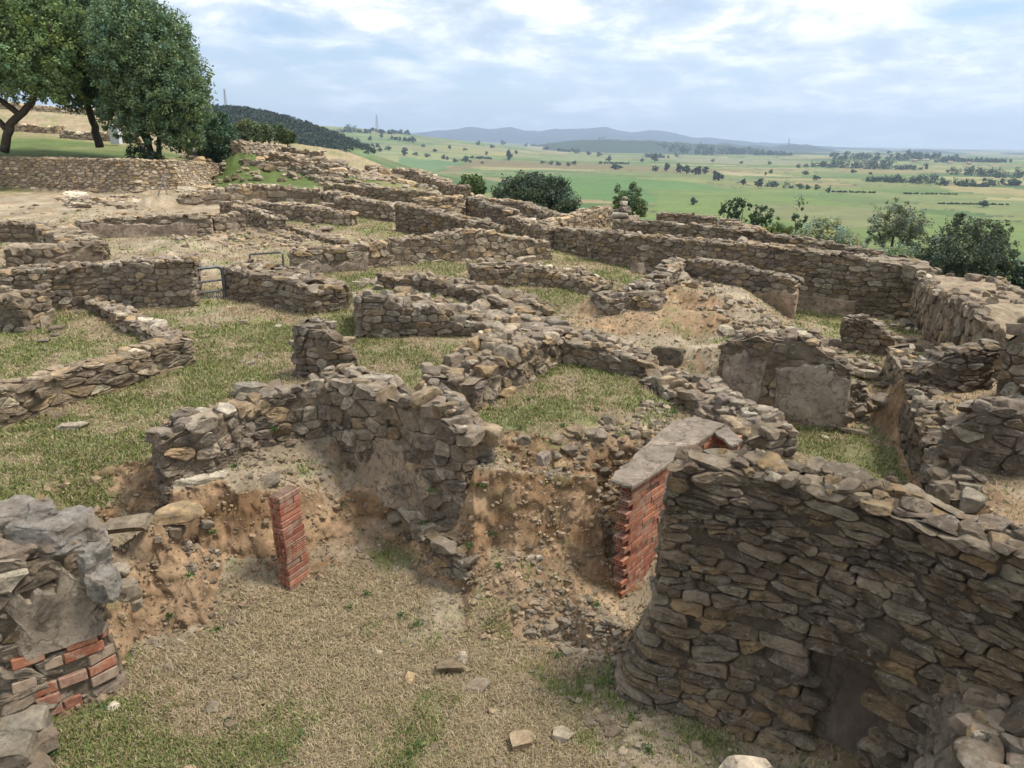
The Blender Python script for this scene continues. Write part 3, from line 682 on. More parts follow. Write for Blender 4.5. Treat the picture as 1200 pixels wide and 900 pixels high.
    acc.add(co, q=q4, t=t3, col=np.repeat(cols, nv, 0), mat=0)
MORT = np.array((.21, .165, .115))
def build_wall(w):
    rng = np.random.default_rng(abs(hash(w['label'])) % 1000 if False else sum(map(ord, w['label'])))
    p = w['pts']; s = w['s']; th = w['th']; near = w['near']; bat = w.get('batter', 0)
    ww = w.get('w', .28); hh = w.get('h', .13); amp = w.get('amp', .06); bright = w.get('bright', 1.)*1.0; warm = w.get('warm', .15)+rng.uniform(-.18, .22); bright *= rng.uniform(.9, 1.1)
    ctr = np.array([[q[0], q[1]] for q in p])
    n1 = offset(p, 0); f1 = offset(p, s*th)
    zt = [q[2] for q in p]; zb = [q[3] for q in p]
    # irregular plan
    P0 = [(n1[i][0], n1[i][1], zt[i], zb[i]) for i in range(len(p))]; P1 = [(f1[i][0], f1[i][1], zt[i], zb[i]) for i in range(len(p))]
    A = walk(P0, .3); Bk = walk(P1, .3)
    loop = A+Bk[::-1]
    if s < 0: loop = loop[::-1]          # loop counter-clockwise? far side on the left of the near edge when s>0
    lp = np.array(loop+[loop[0]]); d = np.hypot(np.diff(lp[:, 0]), np.diff(lp[:, 1])); T = np.concatenate([[0], np.cumsum(d)]); L = T[-1]
    jx = .03*vn2(lp[:, 0]*1.7, lp[:, 1]*1.7, 7); jy = .03*vn2(lp[:, 0]*1.7, lp[:, 1]*1.7, 8)
    lx, ly = lp[:, 0]+jx, lp[:, 1]+jy
    def topz(s_):
        x = np.interp(s_, T, lx); y = np.interp(s_, T, ly); z = np.interp(s_, T, lp[:, 2])
        st = np.floor(3.1*(vn2(x*1.3, y*1.3, 21)+1))/3.1-1
        return z-.35*amp+amp*(.5*st+.6*vn2(x*3.3, y*3.3, 22))
    zmin = min(zb)-.06
    if w['zf'] is not None: zmin = min(zmin, w['zf']-.06)
    zmin -= .12
    def nrm(s_):
        e = .05
        x0 = np.interp((s_-e) % L, T, lx); x1 = np.interp((s_+e) % L, T, lx); y0 = np.interp((s_-e) % L, T, ly); y1 = np.interp((s_+e) % L, T, ly)
        dx, dy = x1-x0, y1-y0; l = np.hypot(dx, dy)+1e-9
        return dy/l, -dx/l
    lump = w.get('lump', .02)
    def pos(s_, z):
        x = np.interp(s_, T, lx); y = np.interp(s_, T, ly); nx, ny = nrm(s_)
        zt_ = np.interp(s_, T, lp[:, 2]); zb_ = zmin+.15
        o = bat*np.clip(1-(z-zb_)/(zt_-zb_+1e-6), 0, 1.2)**w.get('bpow', 1.3) + lump*vn3(x*1.6, y*1.6, z*1.8, 12)*1.6-.01
        return x+nx*o, y+ny*o
    acc = Acc()
    K = w.get('K', 16) if near == 2 else 10 if near == 1 else 8
    skip = None
    nic = w.get('niche')
    if nic:
        def skip(s_, z):
            return nic[0] < s_ < nic[1] and z < nic[2]-.5*max(0, abs(s_-(nic[0]+nic[1])/2)-.12)
    bulge = w.get('bulge', .026 if near == 2 else .022)
    face_stones(acc, L, pos, nrm, zmin, topz, ww, hh, rng, K, bright, warm, bulge, skip, smear=w.get('smear', 0), gapx=w.get('gap', 0), aspk=w.get('asp', 1.2))
    # core: inner shell of earth mortar
    ci = w.get('core', .012)
    ns = int(L/(.045 if near == 2 else .12))+3; s_ = np.linspace(0, L, ns)[:-1]; ns -= 1
    nz = 40 if near == 2 else 7; zz = topz(s_)-.02; rowsv = []
    for k in range(nz):
        z = zmin+(zz-zmin)*k/(nz-1); x, y = pos(s_, z); nx, ny = nrm(s_); q = .012 + (0 if not nic else np.where((s_ > nic[0]-.05) & (s_ < nic[1]+.05) & (z < nic[2]+.03), ci, 0))
        rowsv.append(np.stack([x-nx*q+.014*vn3(x*8, y*8, z*8, 9)+nx*.02*vn3(x*17, y*17, z*21, 19), y-ny*q+.014*vn3(x*8, y*8, z*8, 10)+ny*.02*vn3(x*17, y*17, z*21, 19), z], 1))
    V = np.concatenate(rowsv); j = np.arange(ns); jn = (j+1) % ns
    q4 = np.concatenate([np.stack([k*ns+j, k*ns+jn, (k+1)*ns+jn, (k+1)*ns+j], 1) for k in range(nz-1)])
    mc = MORT*(bright**.5)*w.get('mortar', .85)
    acc.add(V, q=q4, col=mc*(1+.2*vn3(V[:, 0]*5, V[:, 1]*5, V[:, 2]*5, 2))[:, None], mat=1)
    # top: strips between near and far edge
    na_ = len(A); nu = max(4, int(sum(math.hypot(A[i+1][0]-A[i][0], A[i+1][1]-A[i][1]) for i in range(na_-1))/.1)); nw = max(3, int(th/.1))
    u = np.linspace(0, na_-1, nu); fa = np.array(A); fb = np.array([Bk[min(i, len(Bk)-1)] for i in range(len(Bk))])
    def lerp(arr, u_):
        uu = u_*(len(arr)-1)/(na_-1); return np.stack([np.interp(uu, np.arange(len(arr)), arr[:, k]) for k in range(3)], 1)
    a_ = lerp(fa, u); b_ = lerp(fb, u)
    G2 = []
    for k in range(nw+1):
        t = .04+.92*k/nw; q = a_*(1-t)+b_*t
        x, y, z = q.T
        st = np.floor(3.1*(vn2(x*1.3, y*1.3, 21)+1))/3.1-1
        z = z-.35*amp+amp*(.5*st+.6*vn2(x*3.3, y*3.3, 22))-.015+.03*vn2(x*7, y*7, 23)
        G2.append(np.stack([x, y, z], 1))
    V = np.concatenate(G2); i = np.arange(nu-1)
    q4 = np.concatenate([np.stack([k*nu+i, k*nu+i+1, (k+1)*nu+i+1, (k+1)*nu+i], 1) for k in range(nw)])
    tc = np.array((.29, .225, .15)) if w.get('earthtop') else mc*1.25
    acc.add(V, q=q4, col=tc*(1+.25*vn2(V[:, 0]*4, V[:, 1]*4, 2))[:, None], mat=1)
    # capping stones
    ts = w.get('topsize', 1.); Lu = sum(math.hypot(p[k+1][0]-p[k][0], p[k+1][1]-p[k][1]) for k in range(len(p)-1))
    sw = min(.30, max(.17, ww*.78))*ts; rowsn = max(2, int(round(th/sw)))
    cen = []; siz = []; rz = []
    arr = fa
    for k in range(rowsn):
        if w.get('earthtop') and 0 < k < rowsn-1 and True:
            dens = .1
        else: dens = 1
        t0 = (k+.5)/rowsn; q = rng.uniform(0, sw)
        while q < Lu-sw*.3:
            l = sw*rng.choice([.5, .75, 1., 1.4, 2.], p=[.2, .25, .25, .2, .1])
            if rng.random() < dens:
                uu = (q+l/2)/Lu*(na_-1); t = t0+rng.normal(0, .05)
                t = min(max(t, sw*.36/th), 1-sw*.36/th)
                aa = lerp(fa, np.array([uu]))[0]; bb = lerp(fb, np.array([uu]))[0]; a2 = lerp(fa, np.array([min(uu+.3, na_-1.)]))[0]-lerp(fa, np.array([max(uu-.3, 0)]))[0]
                c = aa*(1-t)+bb*t
                st = math.floor(3.1*(float(vn2(c[0]*1.3, c[1]*1.3, 21))+1))/3.1-1
                z = c[2]-.35*amp+amp*(.5*st+.6*float(vn2(c[0]*3.3, c[1]*3.3, 22)))
                hz = hh*rng.uniform(.32, .62)*min(ts, 1.2)
                cen.append((c[0], c[1], z-hz*.15+rng.uniform(-.02, .02))); siz.append((l*.54, sw*rng.uniform(.42, .66), hz)); rz.append(math.atan2(a2[1], a2[0])+rng.normal(0, .22))
            q += l*.95
    if cen:
        rocks(acc, cen, siz, rng, lod=3 if near == 2 else 2 if near == 1 else 1, tilt=.1, rz=np.array(rz), bright=bright*1.12, warm=warm, mat=0)
    if near and not w.get('earthtop'):
        m_ = int(Lu*th*(60 if near == 2 else 26)); uu = rng.uniform(0, na_-1, m_); t = rng.uniform(-.02, 1.02, m_)[:, None]
        c_ = lerp(fa, uu)*(1-t)+lerp(fb, uu)*t; st = np.floor(3.1*(vn2(c_[:, 0]*1.3, c_[:, 1]*1.3, 21)+1))/3.1-1
        c_[:, 2] += -.35*amp+amp*(.5*st+.6*vn2(c_[:, 0]*3.3, c_[:, 1]*3.3, 22))+rng.uniform(-.01, hh*.45, m_)
        a_s = np.exp(rng.normal(-3.15, .42, m_)); rocks(acc, c_, np.stack([a_s*1.3, a_s, a_s*.7], 1), rng, lod=2 if near == 2 else 1, tilt=.3, bright=bright*1.15, warm=warm)
    loc = (p[0][0], p[0][1], zb[0])
    local(acc, loc)
    parts = w.get('root')
    o = acc.build(w.get('name', 'stone_wall'), [M['stone'], M['mortar']])
    o.location = loc
    tag(o, w['label'], 'wall', w['group'], 'thing')
    w['obj'] = o; w['fn'] = (L, T, lx, ly, pos, nrm, topz, zmin)
    return o
for w in WALLS: build_wall(w)
# ------------------------------------------------------------------ plaster panels on walls
def ns_(w, u):
    L = w['fn'][0]; return u if w['s'] > 0 else L-w['th']-u
def panel(w, name, u0, u1, z0, z1, col, depth=.03, rag=.06, step=.035, mat_='plaster', recess=False):
    L, T, lx, ly, pos, nrm, topz, zmin = w['fn']
    nu = max(6, int((u1-u0)/step)); nz = max(5, int((z1-z0)/step))
    U, Z = np.meshgrid(np.linspace(0, 1, nu+1), np.linspace(0, 1, nz+1)); V = []
    def m(U, Z, dep):
        a = u0+(u1-u0)*U+rag*.8*vn2(Z*4+U*2, U*0+u0*7, 3)*np.abs(2*U-1)
        z = z0+(z1-z0)*Z+rag*vn2(U*6, U*0+z1*9, 4)*Z*1.3+rag*.5*vn2(U*17, U*0+z1*9, 5)*Z
        s_ = ns_(w, a) % L; x, y = pos(s_, z); nx, ny = nrm(s_)
        d = dep+(.018*vn3(x*4, y*4, z*4, 6)+.006*vn3(x*18, y*18, z*18, 7))
        return np.stack([x+nx*d, y+ny*d, z], -1)
    D = np.full(U.shape, depth); e = .012
    edge = (U < 1e-6) | (U > 1-1e-6) | (Z < 1e-6) | (Z > 1-1e-6)
    D = np.where(edge, depth-.07, D)
    v = m(U, Z, D).reshape(-1, 3); i = np.arange(nz)[:, None]*(nu+1)+np.arange(nu)[None]
    q = np.stack([i, i+1, i+nu+2, i+nu+1], -1).reshape(-1, 4)
    a = Acc(); a.add(v, q=q, col=np.array(col)*(1+.12*vn2(v[:, 0]*3+v[:, 1]*3, v[:, 2]*4, 8))[:, None])
    local(a, w['obj'].location[:])
    return a.build(name, M[mat_], parent=w['obj'])
panel(W9, 'plaster', .9, 2.15, .22, 1.2, (.31, .255, .195), depth=.045, rag=.1)
panel(W9, 'plaster', .05, .72, .3, 1.25, (.29, .235, .18), depth=.045, rag=.1)
panel(W10, 'plaster', 5.6, 9.6, .2, .83, (.29, .22, .155), depth=.06)
panel(WA, 'plaster', .1, 3.15, 1.45, 1.88, (.33, .255, .19), depth=.06)
panel(WM3, 'plaster', .75, 2.6, .7, 1.35, (.25, .18, .12), rag=.12, depth=.06)
panel(WF, 'plaster', .1, 1.9, 1.1, 1.45, (.27, .215, .165), rag=.12, depth=.06)
panel(W5, 'niche_plaster', 1.05, 1.85, -.05, .8, (.125, .095, .07), depth=-.25, rag=.03)  # plaster colour darkened to paint in the shade of the recess
panel(W1, 'mortar_patch', 2.55, 3.7, .3, 1.02, (.30, .235, .165), rag=.2, depth=.04)
panel(W13, 'plaster', 1.94, 2.48, .5, 1.1, (.27, .22, .165), rag=.07, depth=.05)
#panel(W7, 'plaster', .2, 2.6, .35, .98, (.15, .13, .11), rag=.06, depth=.06)
# ------------------------------------------------------------------ bricks
def box(acc, o, ax, ay, az, lo, hi, col, ch=.003, mat=0):
    """box in a frame (o; unit axes), chamfered a little"""
    o = np.array(o); A = np.array([ax, ay, az]); lo = np.array(lo, float); hi = np.array(hi, float)
    v = []; 
    for sx in (0, 1):
        for sy in (0, 1):
            for sz in (0, 1):
                c = np.array([(lo, hi)[sx][0], (lo, hi)[sy][1], (lo, hi)[sz][2]]); sg = np.array([1-2*sx, 1-2*sy, 1-2*sz])
                for k in range(3):
                    d = sg*ch; d[k] = 0; v.append(o+(c+d)@A)
    def id(sx, sy, sz, k): return ((sx*2+sy)*2+sz)*3+k
    q = []; t = []
    q += [[id(1, 0, 0, 0), id(1, 1, 0, 0), id(1, 1, 1, 0), id(1, 0, 1, 0)], [id(0, 0, 0, 0), id(0, 0, 1, 0), id(0, 1, 1, 0), id(0, 1, 0, 0)],
          [id(0, 1, 0, 1), id(0, 1, 1, 1), id(1, 1, 1, 1), id(1, 1, 0, 1)], [id(0, 0, 0, 1), id(1, 0, 0, 1), id(1, 0, 1, 1), id(0, 0, 1, 1)],
          [id(0, 0, 1, 2), id(1, 0, 1, 2), id(1, 1, 1, 2), id(0, 1, 1, 2)], [id(0, 0, 0, 2), id(0, 1, 0, 2), id(1, 1, 0, 2), id(1, 0, 0, 2)]]
    for a in (0, 1):
        for b in (0, 1):
            q.append([id(0, a, b, 1), id(1, a, b, 1), id(1, a, b, 2), id(0, a, b, 2)])
            q.append([id(a, 0, b, 0), id(a, 1, b, 0), id(a, 1, b, 2), id(a, 0, b, 2)])
            q.append([id(a, b, 0, 0), id(a, b, 1, 0), id(a, b, 1, 1), id(a, b, 0, 1)])
            for c in (0, 1): t.append([id(a, b, c, 0), id(a, b, c, 1), id(a, b, c, 2)])
    acc.add(v, q=q, t=t, col=col, mat=mat)
def hollow(acc, o, ax, ay, az, lo, hi, col, ny=3, nz=2, depth=.09, dark=(.06, .02, .015)):
    """hollow brick: web of ribs at the low-x end, so that the end shows ny x nz real holes"""
    w = .007; L = hi[0]-lo[0]
    box(acc, o, ax, ay, az, (lo[0]+depth, lo[1], lo[2]), hi, col, .0015)
    for k in range(nz+1):
        z = lo[2]+(hi[2]-lo[2]-w)*k/nz; box(acc, o, ax, ay, az, (lo[0], lo[1], z), (lo[0]+depth+.004, hi[1], z+w), col, .001)
    for k in range(ny+1):
        y = lo[1]+(hi[1]-lo[1]-w)*k/ny; box(acc, o, ax, ay, az, (lo[0]+.001, y, lo[2]+.001), (lo[0]+depth+.004, y+w, hi[2]-.001), col, .001)
BR_RED = [(.36, .135, .075), (.40, .165, .095), (.29, .10, .06), (.37, .17, .11), (.32, .13, .085)]
r_ = np.random.default_rng(11)
def bcol(dirt=.15):
    c = np.array(BR_RED[r_.integers(5)])*r_.uniform(.8, 1.15)
    if r_.random() < dirt: c = c*.4+np.array((.24, .17, .12))*.6
    return c
# leaning brick pier
b0, b1 = P(341, 696, -.02), P(364, 679, -.02)
def top_at(px, py, b): X, Y, Z = ray(px, py); return (X*b[1]/Y, b[1], H+Z*b[1]/Y)
t0 = top_at(325, 584, b0); t1 = top_at(347, 568, b1)
ex = np.array(b1)-np.array(b0); Lx = np.linalg.norm(ex[:2]); ex = ex/Lx; ey = np.array((-ex[1], ex[0], 0))
pier = empty('brick_pier', b0); tag(pier, 'slender leaning pier of stacked red bricks standing in the grassy pit', 'pier')
aw = Acc(); am = Acc(); nC = 16; hh_ = (t0[2]-b0[2])/nC; lean = (np.array(t0)-np.array(b0)); lean[2] = 0
lean = lean*.75
for k in range(nC):
    o = np.array((0, 0, k*hh_))+lean*(k/nC); j = r_.normal(0, .004, 2); hb = hh_-.007
    dep = .135
    if k in (6, 7):   # holed bricks turned end-on
        for q in range(2):
            hollow(aw, o+ey*0, ey, -ex if False else ex, (0, 0, 1), (0+j[0], .0+q*Lx/2+.003, .004), (dep, (q+1)*Lx/2-.003, hb), bcol(0), 3, 2, .06)
    elif k % 2: box(aw, o, ex, ey, (0, 0, 1), (j[0], j[1], .003), (Lx+j[0], dep+j[1], hb), bcol(), .003)
    else:
        m_ = Lx*r_.choice([.5, 1.0, .65]); box(aw, o, ex, ey, (0, 0, 1), (j[0], j[1], .003), (m_-.004, dep+j[1], hb), bcol(), .003)
        if m_ < Lx*.9: box(aw, o, ex, ey, (0, 0, 1), (m_+.004, j[1]*-1, .003), (Lx+j[0], dep+j[1], hb), bcol(), .003)
    # ribs on the narrow hollow side
    for q in range(3): box(aw, o, ex, ey, (0, 0, 1), (-.006+j[0], .012+q*.04, .008), (.004+j[0], .035+q*.04, hb-.006), bcol(0)*.8, .001)
    box(am, o, ex, ey, (0, 0, 1), (.012, .012, -.006), (Lx-.012, dep-.012, hh_-.002), (.20, .13, .09), .001)
aw.build('brickwork', M['brick'], pier); am.build('mortar_joints', M['mortar'], pier)
# brick partition with grey cement top
A_, B_ = np.array(P(741, 571, 1.18)), np.array(P(838, 506, 1.18))
tx = B_-A_; LB = np.linalg.norm(tx[:2]); tx = tx/LB; nn_ = np.array((tx[1], -tx[0], 0))   # towards lower right
back = -nn_
part_ = empty('brick_partition', (A_[0], A_[1], 0)); tag(part_, 'red hollow brick partition with toothed end and grey cement top, beside the grass platform', 'partition')
aw = Acc(); am = Acc(); ch = .0625; nC = int(1.2/ch)+1; bl = .245
for k in range(0, nC):
    z = 1.175-(k+1)*ch
    off = [(-.085, .02), (.0, .0), (-.06, 0), (.03, 0)][k % 4][0]+r_.normal(0, .012)
    if k < 2: off = 0.0
    x = off; first = True
    while x < LB+.05:
        l = bl*r_.choice([1, 1, .5]) if not first else bl*r_.choice([1, .55]); x1 = min(x+l, LB+.06)
        j = r_.normal(0, .003)
        miss = (not first) and r_.random() < .035
        if first: hollow(aw, (0, 0, 0), tx, back, (0, 0, 1), (x, -.002+j, z), (max(x1-.005, x+.1), .115, z+ch-.008), bcol(.1), 3, 2, .085)
        elif not miss: box(aw, (0, 0, 0), tx, back, (0, 0, 1), (x, j, z), (x1-.006, .115, z+ch-.008), bcol(.12), .0025)
        x = x1; first = False
    box(am, (0, 0, 0), tx, back, (0, 0, 1), (max(off, 0)+.07, .012, z-.009), (LB+.05, .105, z+ch-.009), (.17, .10, .07), .001)
aw.build('brickwork', M['brick'], part_); am.build('mortar_joints', M['mortar'], part_)
# return at the far end
aw = Acc()
for k in range(0, 6):
    z = 1.1-k*ch
    box(aw, tx*(LB+.06), nn_, tx, (0, 0, 1), (-.02, 0, z), (.13, .12, z+ch-.008), bcol(), .003)
    box(aw, tx*(LB+.06), nn_, tx, (0, 0, 1), (.135, 0, z), (.26, .12, z+ch-.008), bcol(), .003)
aw.build('brick_return', M['brick'], part_)
pol = [P(a_, b_, 1.208) for a_, b_ in [(715, 561), (741, 572), (838, 505), (850, 497), (815, 487), (788, 495), (736, 540)]]
pol2 = [P(a_, b_, 1.20) for a_, b_ in [(837, 507), (859, 523), (871, 515), (850, 498)]]
def slab(acc, pol, h, col, cx, jag=.012):
    pts = []
    n = len(pol)
    for i in range(n):
        a, b = np.array(pol[i]), np.array(pol[(i+1) % n])
        for k in range(6): q = a+(b-a)*k/6; q[:2] += r_.normal(0, jag, 2); pts.append(q)
    pts = np.array(pts); c = pts.mean(0); m = len(pts); V = []
    for s_, dz in ((1, -h), (1.0, -.008), (.985, 0), (.8, 0), (.6, 0), (.4, 0), (.2, 0)):
        q = c+(pts-c)*s_; q[:, 2] = pts[:, 2]+dz
        q[:, 2] += .012*vn2(q[:, 0]*6, q[:, 1]*6, 8)*(dz == 0); V.append(q)
    V.append(c[None]); V = np.concatenate(V)-np.array(cx); Q = []; j = np.arange(m); jn = (j+1) % m
    for k in range(6): Q.append(np.stack([k*m+j, k*m+jn, (k+1)*m+jn, (k+1)*m+j], 1))
    T_ = np.stack([6*m+j, 6*m+jn, np.full(m, 7*m)], 1)
    acc.add(V, q=np.concatenate(Q), t=T_, col=col)
a = Acc(); slab(a, pol, .031, (.21, .17, .13), (A_[0], A_[1], 0)); slab(a, pol2, .03, (.20, .165, .13), (A_[0], A_[1], 0)); a.build('cement_top', M['plaster'], part_)
# brick patch on the near left wall end
L_, T_, lx_, ly_, pos_, nrm_, topz_, zm_ = W13['fn']
aw = Acc()
u_a, u_b = 1.95, 2.46
z = .03; k = 0
while z < .56:
    hh_ = .09; u = u_a-.05*(k % 2)+r_.uniform(-.03, .0)
    while u < u_b-.03:
        l = r_.choice([.24, .2, .13]); u1 = min(u+l, u_b+r_.uniform(-.03, .02))
        s0, s1 = ns_(W13, u), ns_(W13, u1-.008)
        x0, y0 = pos_(np.array([s0]), np.array([z])); x1, y1 = pos_(np.array([s1]), np.array([z])); xt, yt = pos_(np.array([s0]), np.array([z+hh_]))
        o = np.array((x0[0], y0[0], z)); e = np.array((x1[0]-x0[0], y1[0]-y0[0], 0)); le = np.linalg.norm(e)
        if le > .03 and r_.random() > .12:
            e = e/le; up = np.array((xt[0]-x0[0], yt[0]-y0[0], hh_)); up /= np.linalg.norm(up); nrm3 = np.cross(up, e); 
            nx, ny = nrm_(np.array([s0])); 
            if nrm3[0]*nx[0]+nrm3[1]*ny[0] < 0: nrm3 = -nrm3
            m__ = r_.choice([0, .15, .55, .95], p=[.3, .2, .2, .3]); c_ = bcol(0)*.9*(1-m__)+np.array((.28, .21, .15))*r_.uniform(.85, 1.1)*m__
            d = r_.uniform(.028, .045)
            box(aw, o, e, up, nrm3, (0, 0, -.06), (le-.003, hh_-.008, d), c_, .006)
        u = u1
    z += hh_; k += 1
local(aw, W13['obj'].location[:]); aw.build('brick_patch', M['brick'], W13['obj'])
# ------------------------------------------------------------------ loose stones that read as things
def rock_thing(label, specs, cat='stone', name='loose_stone', bright=1.1, warm=.1, lod=3, group=None, tilt=.05, rough=0, mt='stone', ncut=7, gcol=None):
    cen = []; siz = []; rz = []
    for (px, py, z, sx, sy, sz, a) in specs:
        x, y, z = P(px, py, z) if z < 20 else PD(px, py, z); cen.append((x, y, z)); siz.append((sx, sy, sz)); rz.append(a)
    g = np.random.default_rng(sum(map(ord, label)))
    root = empty(name, cen[0]) if len(cen) > 1 else None
    for k in range(len(cen)):
        acc = Acc(); rocks(acc, [cen[k]], [siz[k]], g, lod=lod, rz=np.array([rz[k]]), tilt=tilt, bright=bright, warm=warm, rough=rough, ncut=ncut, cols=None if gcol is None else np.array([gcol])*g.uniform(.9, 1.1))
        local(acc, cen[0]); o = acc.build(name if root is None else 'stone', M[mt], parent=root)
    if root is None: o.location = cen[0]
    else: o = root
    tag(o, label, cat, group); return o
LG = 'loose stones lying on the ground'
rock_thing('flat oblong grey slab lying on the pit floor beside the low footing', [(438, 638, .06, .10, .17, .05, .25)], bright=1.4, group=LG)
rock_thing('single rounded grey stone in the dry grass at the bottom centre', [(610, 870, .04, .10, .08, .06, .4)], bright=1.7, group=LG)
rock_thing('flat half-buried stone in the dry grass, upper one of the central pair', [(527, 780, .03, .13, .09, .04, .3)], bright=1.35, group=LG)
rock_thing('flat half-buried stone in the dry grass, lower one of the central pair', [(562, 805, .01, .10, .09, .03, .8)], bright=1.35, group=LG)
rock_thing('tiny pale stone in the dry grass left of centre at the bottom', [(445, 882, .01, .035, .03, .025, .8)], bright=1.7, group=LG)
rock_thing('pale flat stone lying on the left grass near the pointed kerb', [(84, 500, 1.04, .18, .10, .05, .1)], bright=1.5, group=LG)
rock_thing('buried pale stone just above the flat one on the left grass', [(70, 488, 1.03, .13, .09, .04, .6)], bright=1.3, group=LG)
rock_thing('long grey flagstone on the bank edge below the curved wall', [(240, 562, .97, .30, .09, .05, .55)], bright=1.35, group=LG)
rock_thing('jutting flat rock at the bank edge left of the brick pier', [(212, 600, .93, .24, .13, .07, .2)], bright=1.1, group=LG)
rock_thing('worn pale rock sheet at the pit edge, far left of the brick pier', [(145, 615, .97, .30, .13, .05, .25)], bright=1.35, group=LG)
rock_thing('small round cobble sticking out of the bank left of the brick pier', [(208, 622, .78, .075, .07, .065, .2)], bright=1.1, group=LG)
rock_thing('grey boulder resting on the grass left of the curved wall top', [(293, 458, 1.13, .24, .15, .12, -.1)], bright=.95, group=LG)
rock_thing('brown boulder leaning against the grey one by the curved wall', [(322, 456, 1.12, .14, .12, .12, .4)], bright=1.05, group=LG)
rock_thing('squared stone block lying on the grass behind the middle rubble wall', [(618, 352, 1.1, .30, .22, .16, .3)], bright=1.05, group=LG)
rock_thing('round topped slab standing in the rubble behind the grass platform', [(784, 418, 1.12, .26, .08, .17, -.35)], bright=1.1, group=LG)
rock_thing('stone on the brink of the earth bank left of the brick partition', [(613, 515, 1.14, .09, .07, .06, .3)], bright=1.2, group=LG)
rock_thing('angular white stone on the brink above the eroded bank', [(637, 537, 1.1, .10, .07, .06, .7)], bright=1.7, group=LG)
rock_thing('squared block capping the low footing in the pit', [(523, 640, .40, .16, .10, .06, -.5)], bright=1.45, group=LG)
rock_thing('pale flat stone lying before the gate', [(285, 377, 1.11, .10, .08, .04, .3)], bright=1.4, group=LG)
rock_thing('small pale stone in the grass below the thick wall by the gate', [(327, 383, 1.1, .07, .06, .04, 1.)], bright=1.4, group=LG)
rock_thing('boulder and split stones at the foot of the crumbling buttress', [(48, 378, 1.1, .28, .14, .14, -.6), (66, 386, 1.08, .13, .1, .07, .5), (52, 400, 1.05, .1, .08, .05, .5)], bright=1.05, cat='stones')
rock_thing('square stone on top of the mound wall against the long back wall', [(748, 314, 1.72, .16, .13, .14, .4)], bright=1.05, group=LG)
rock_thing('weathered concrete lumps hanging over the brick patched wall end', [(58, 622, 1.38, .26, .24, .15, .2), (90, 622, 1.30, .18, .18, .16, .7), (84, 645, 1.2, .16, .15, .14, 2.), (106, 655, 1.12, .15, .15, .18, 1.2), (121, 684, .98, .1, .11, .15, .4), (22, 606, 1.44, .24, .2, .12, .4), (45, 600, 1.5, .14, .12, .08, .9), (110, 632, 1.22, .09, .1, .1, .4)], bright=1.2, lod=4, cat='rubble', name='concrete_rubble', rough=.12, ncut=8, gcol=(.34, .305, .26))
rock_thing('tumbled stones at the foot of the brick patched wall, bottom left', [(30, 850, .12, .17, .13, .10, .4), (48, 872, .1, .12, .10, .08, 1.), (8, 885, .16, .2, .16, .13, .4), (22, 830, .2, .1, .08, .07, .2), (40, 900, .05, .13, .1, .08, 2.)], bright=.85, cat='stones', lod=3)
rock_thing('stones stuck in the earth beside the hanging concrete lumps', [(150, 690, .82, .10, .09, .09, .4), (135, 668, .93, .1, .08, .07, .2), (160, 706, .7, .06, .05, .06, 2.)], bright=1.3, cat='stones', lod=3)
rock_thing('flat pale stone at the very bottom in front of the tall dark wall', [(880, 906, .3, .22, .11, .09, .1)], bright=1.6, lod=3, group=LG)
rock_thing('small pyramid of rubble on the wall before the green tree', [(727, 252, 27, .38, .3, .16, .1), (718, 256, 27, .3, .25, .14, 1.1), (740, 256, 27, .3, .25, .14, 2.1), (733, 245, 27, .26, .2, .13, .5), (722, 248, 27.1, .2, .2, .12, .8), (731, 238, 27, .17, .14, .10, .5), (732, 232, 27, .1, .1, .07, .9)], cat='rubble', name='rubble_pile', lod=2)
rock_thing('low pale bedrock hump on the sand below the retaining wall, left', [(95+r_.normal(0, 9), 234+r_.normal(0, 4.5), 1.8, r_.uniform(.3, .7), r_.uniform(.3, .5), r_.uniform(.15, .3), r_.uniform(0, 3)) for _ in range(12)], cat='rock', name='rock_outcrop', bright=1.5, lod=4, tilt=.02, rough=.35)
rock_thing('low pale bedrock hump on the sand below the retaining wall, right', [(145+r_.normal(0, 10), 238+r_.normal(0, 4.), 1.75, r_.uniform(.3, .7), r_.uniform(.3, .5), r_.uniform(.15, .28), r_.uniform(0, 3)) for _ in range(12)], cat='rock', name='rock_outcrop', bright=1.5, lod=4, tilt=.02, rough=.35)
rock_thing('bedrock shelf at the right foot of the retaining wall', [(238+r_.normal(0, 17), 226+r_.normal(0, 4.), 1.9, r_.uniform(.4, .8), r_.uniform(.3, .5), r_.uniform(.2, .4), r_.uniform(0, 3)) for _ in range(12)], cat='rock', name='rock_outcrop', bright=1.15, warm=.3, lod=4, tilt=.04, rough=.3)
rock_thing('rubble heap on top of the plastered wall by the small grass room', [(945, 403, 1.28, .2, .16, .13, .3), (968, 420, 1.15, .2, .14, .12, -.7), (985, 432, 1.0, .16, .12, .1, -.7), (930, 390, 1.35, .16, .12, .1, .3), (955, 392, 1.3, .14, .12, .1, 1.3), (975, 402, 1.2, .13, .1, .09, .2), (960, 436, 1.0, .15, .12, .1, .1)], cat='rubble', name='rubble_pile', bright=.9)
rock_thing('thin fallen slabs on the grass of the small room', [(1000, 505, .36, .2, .05, .03, -.5), (975, 500, .38, .1, .05, .05, 1.1), (955, 497, .36, .08, .06, .05, .3), (912, 488, .38, .07, .06, .06, .3), (990, 490, .5, .12, .1, .08, .3)], cat='stones')
rock_thing('big dressed block at the corner where the long wide wall starts', [(1074, 318, 1.6, .30, .22, .15, .3)], bright=1.2)
rock_thing('stone block on the outer edge of the long wide wall before the dark oak', [(1140, 326, 1.6, .22, .15, .1, .3)], bright=1.25)
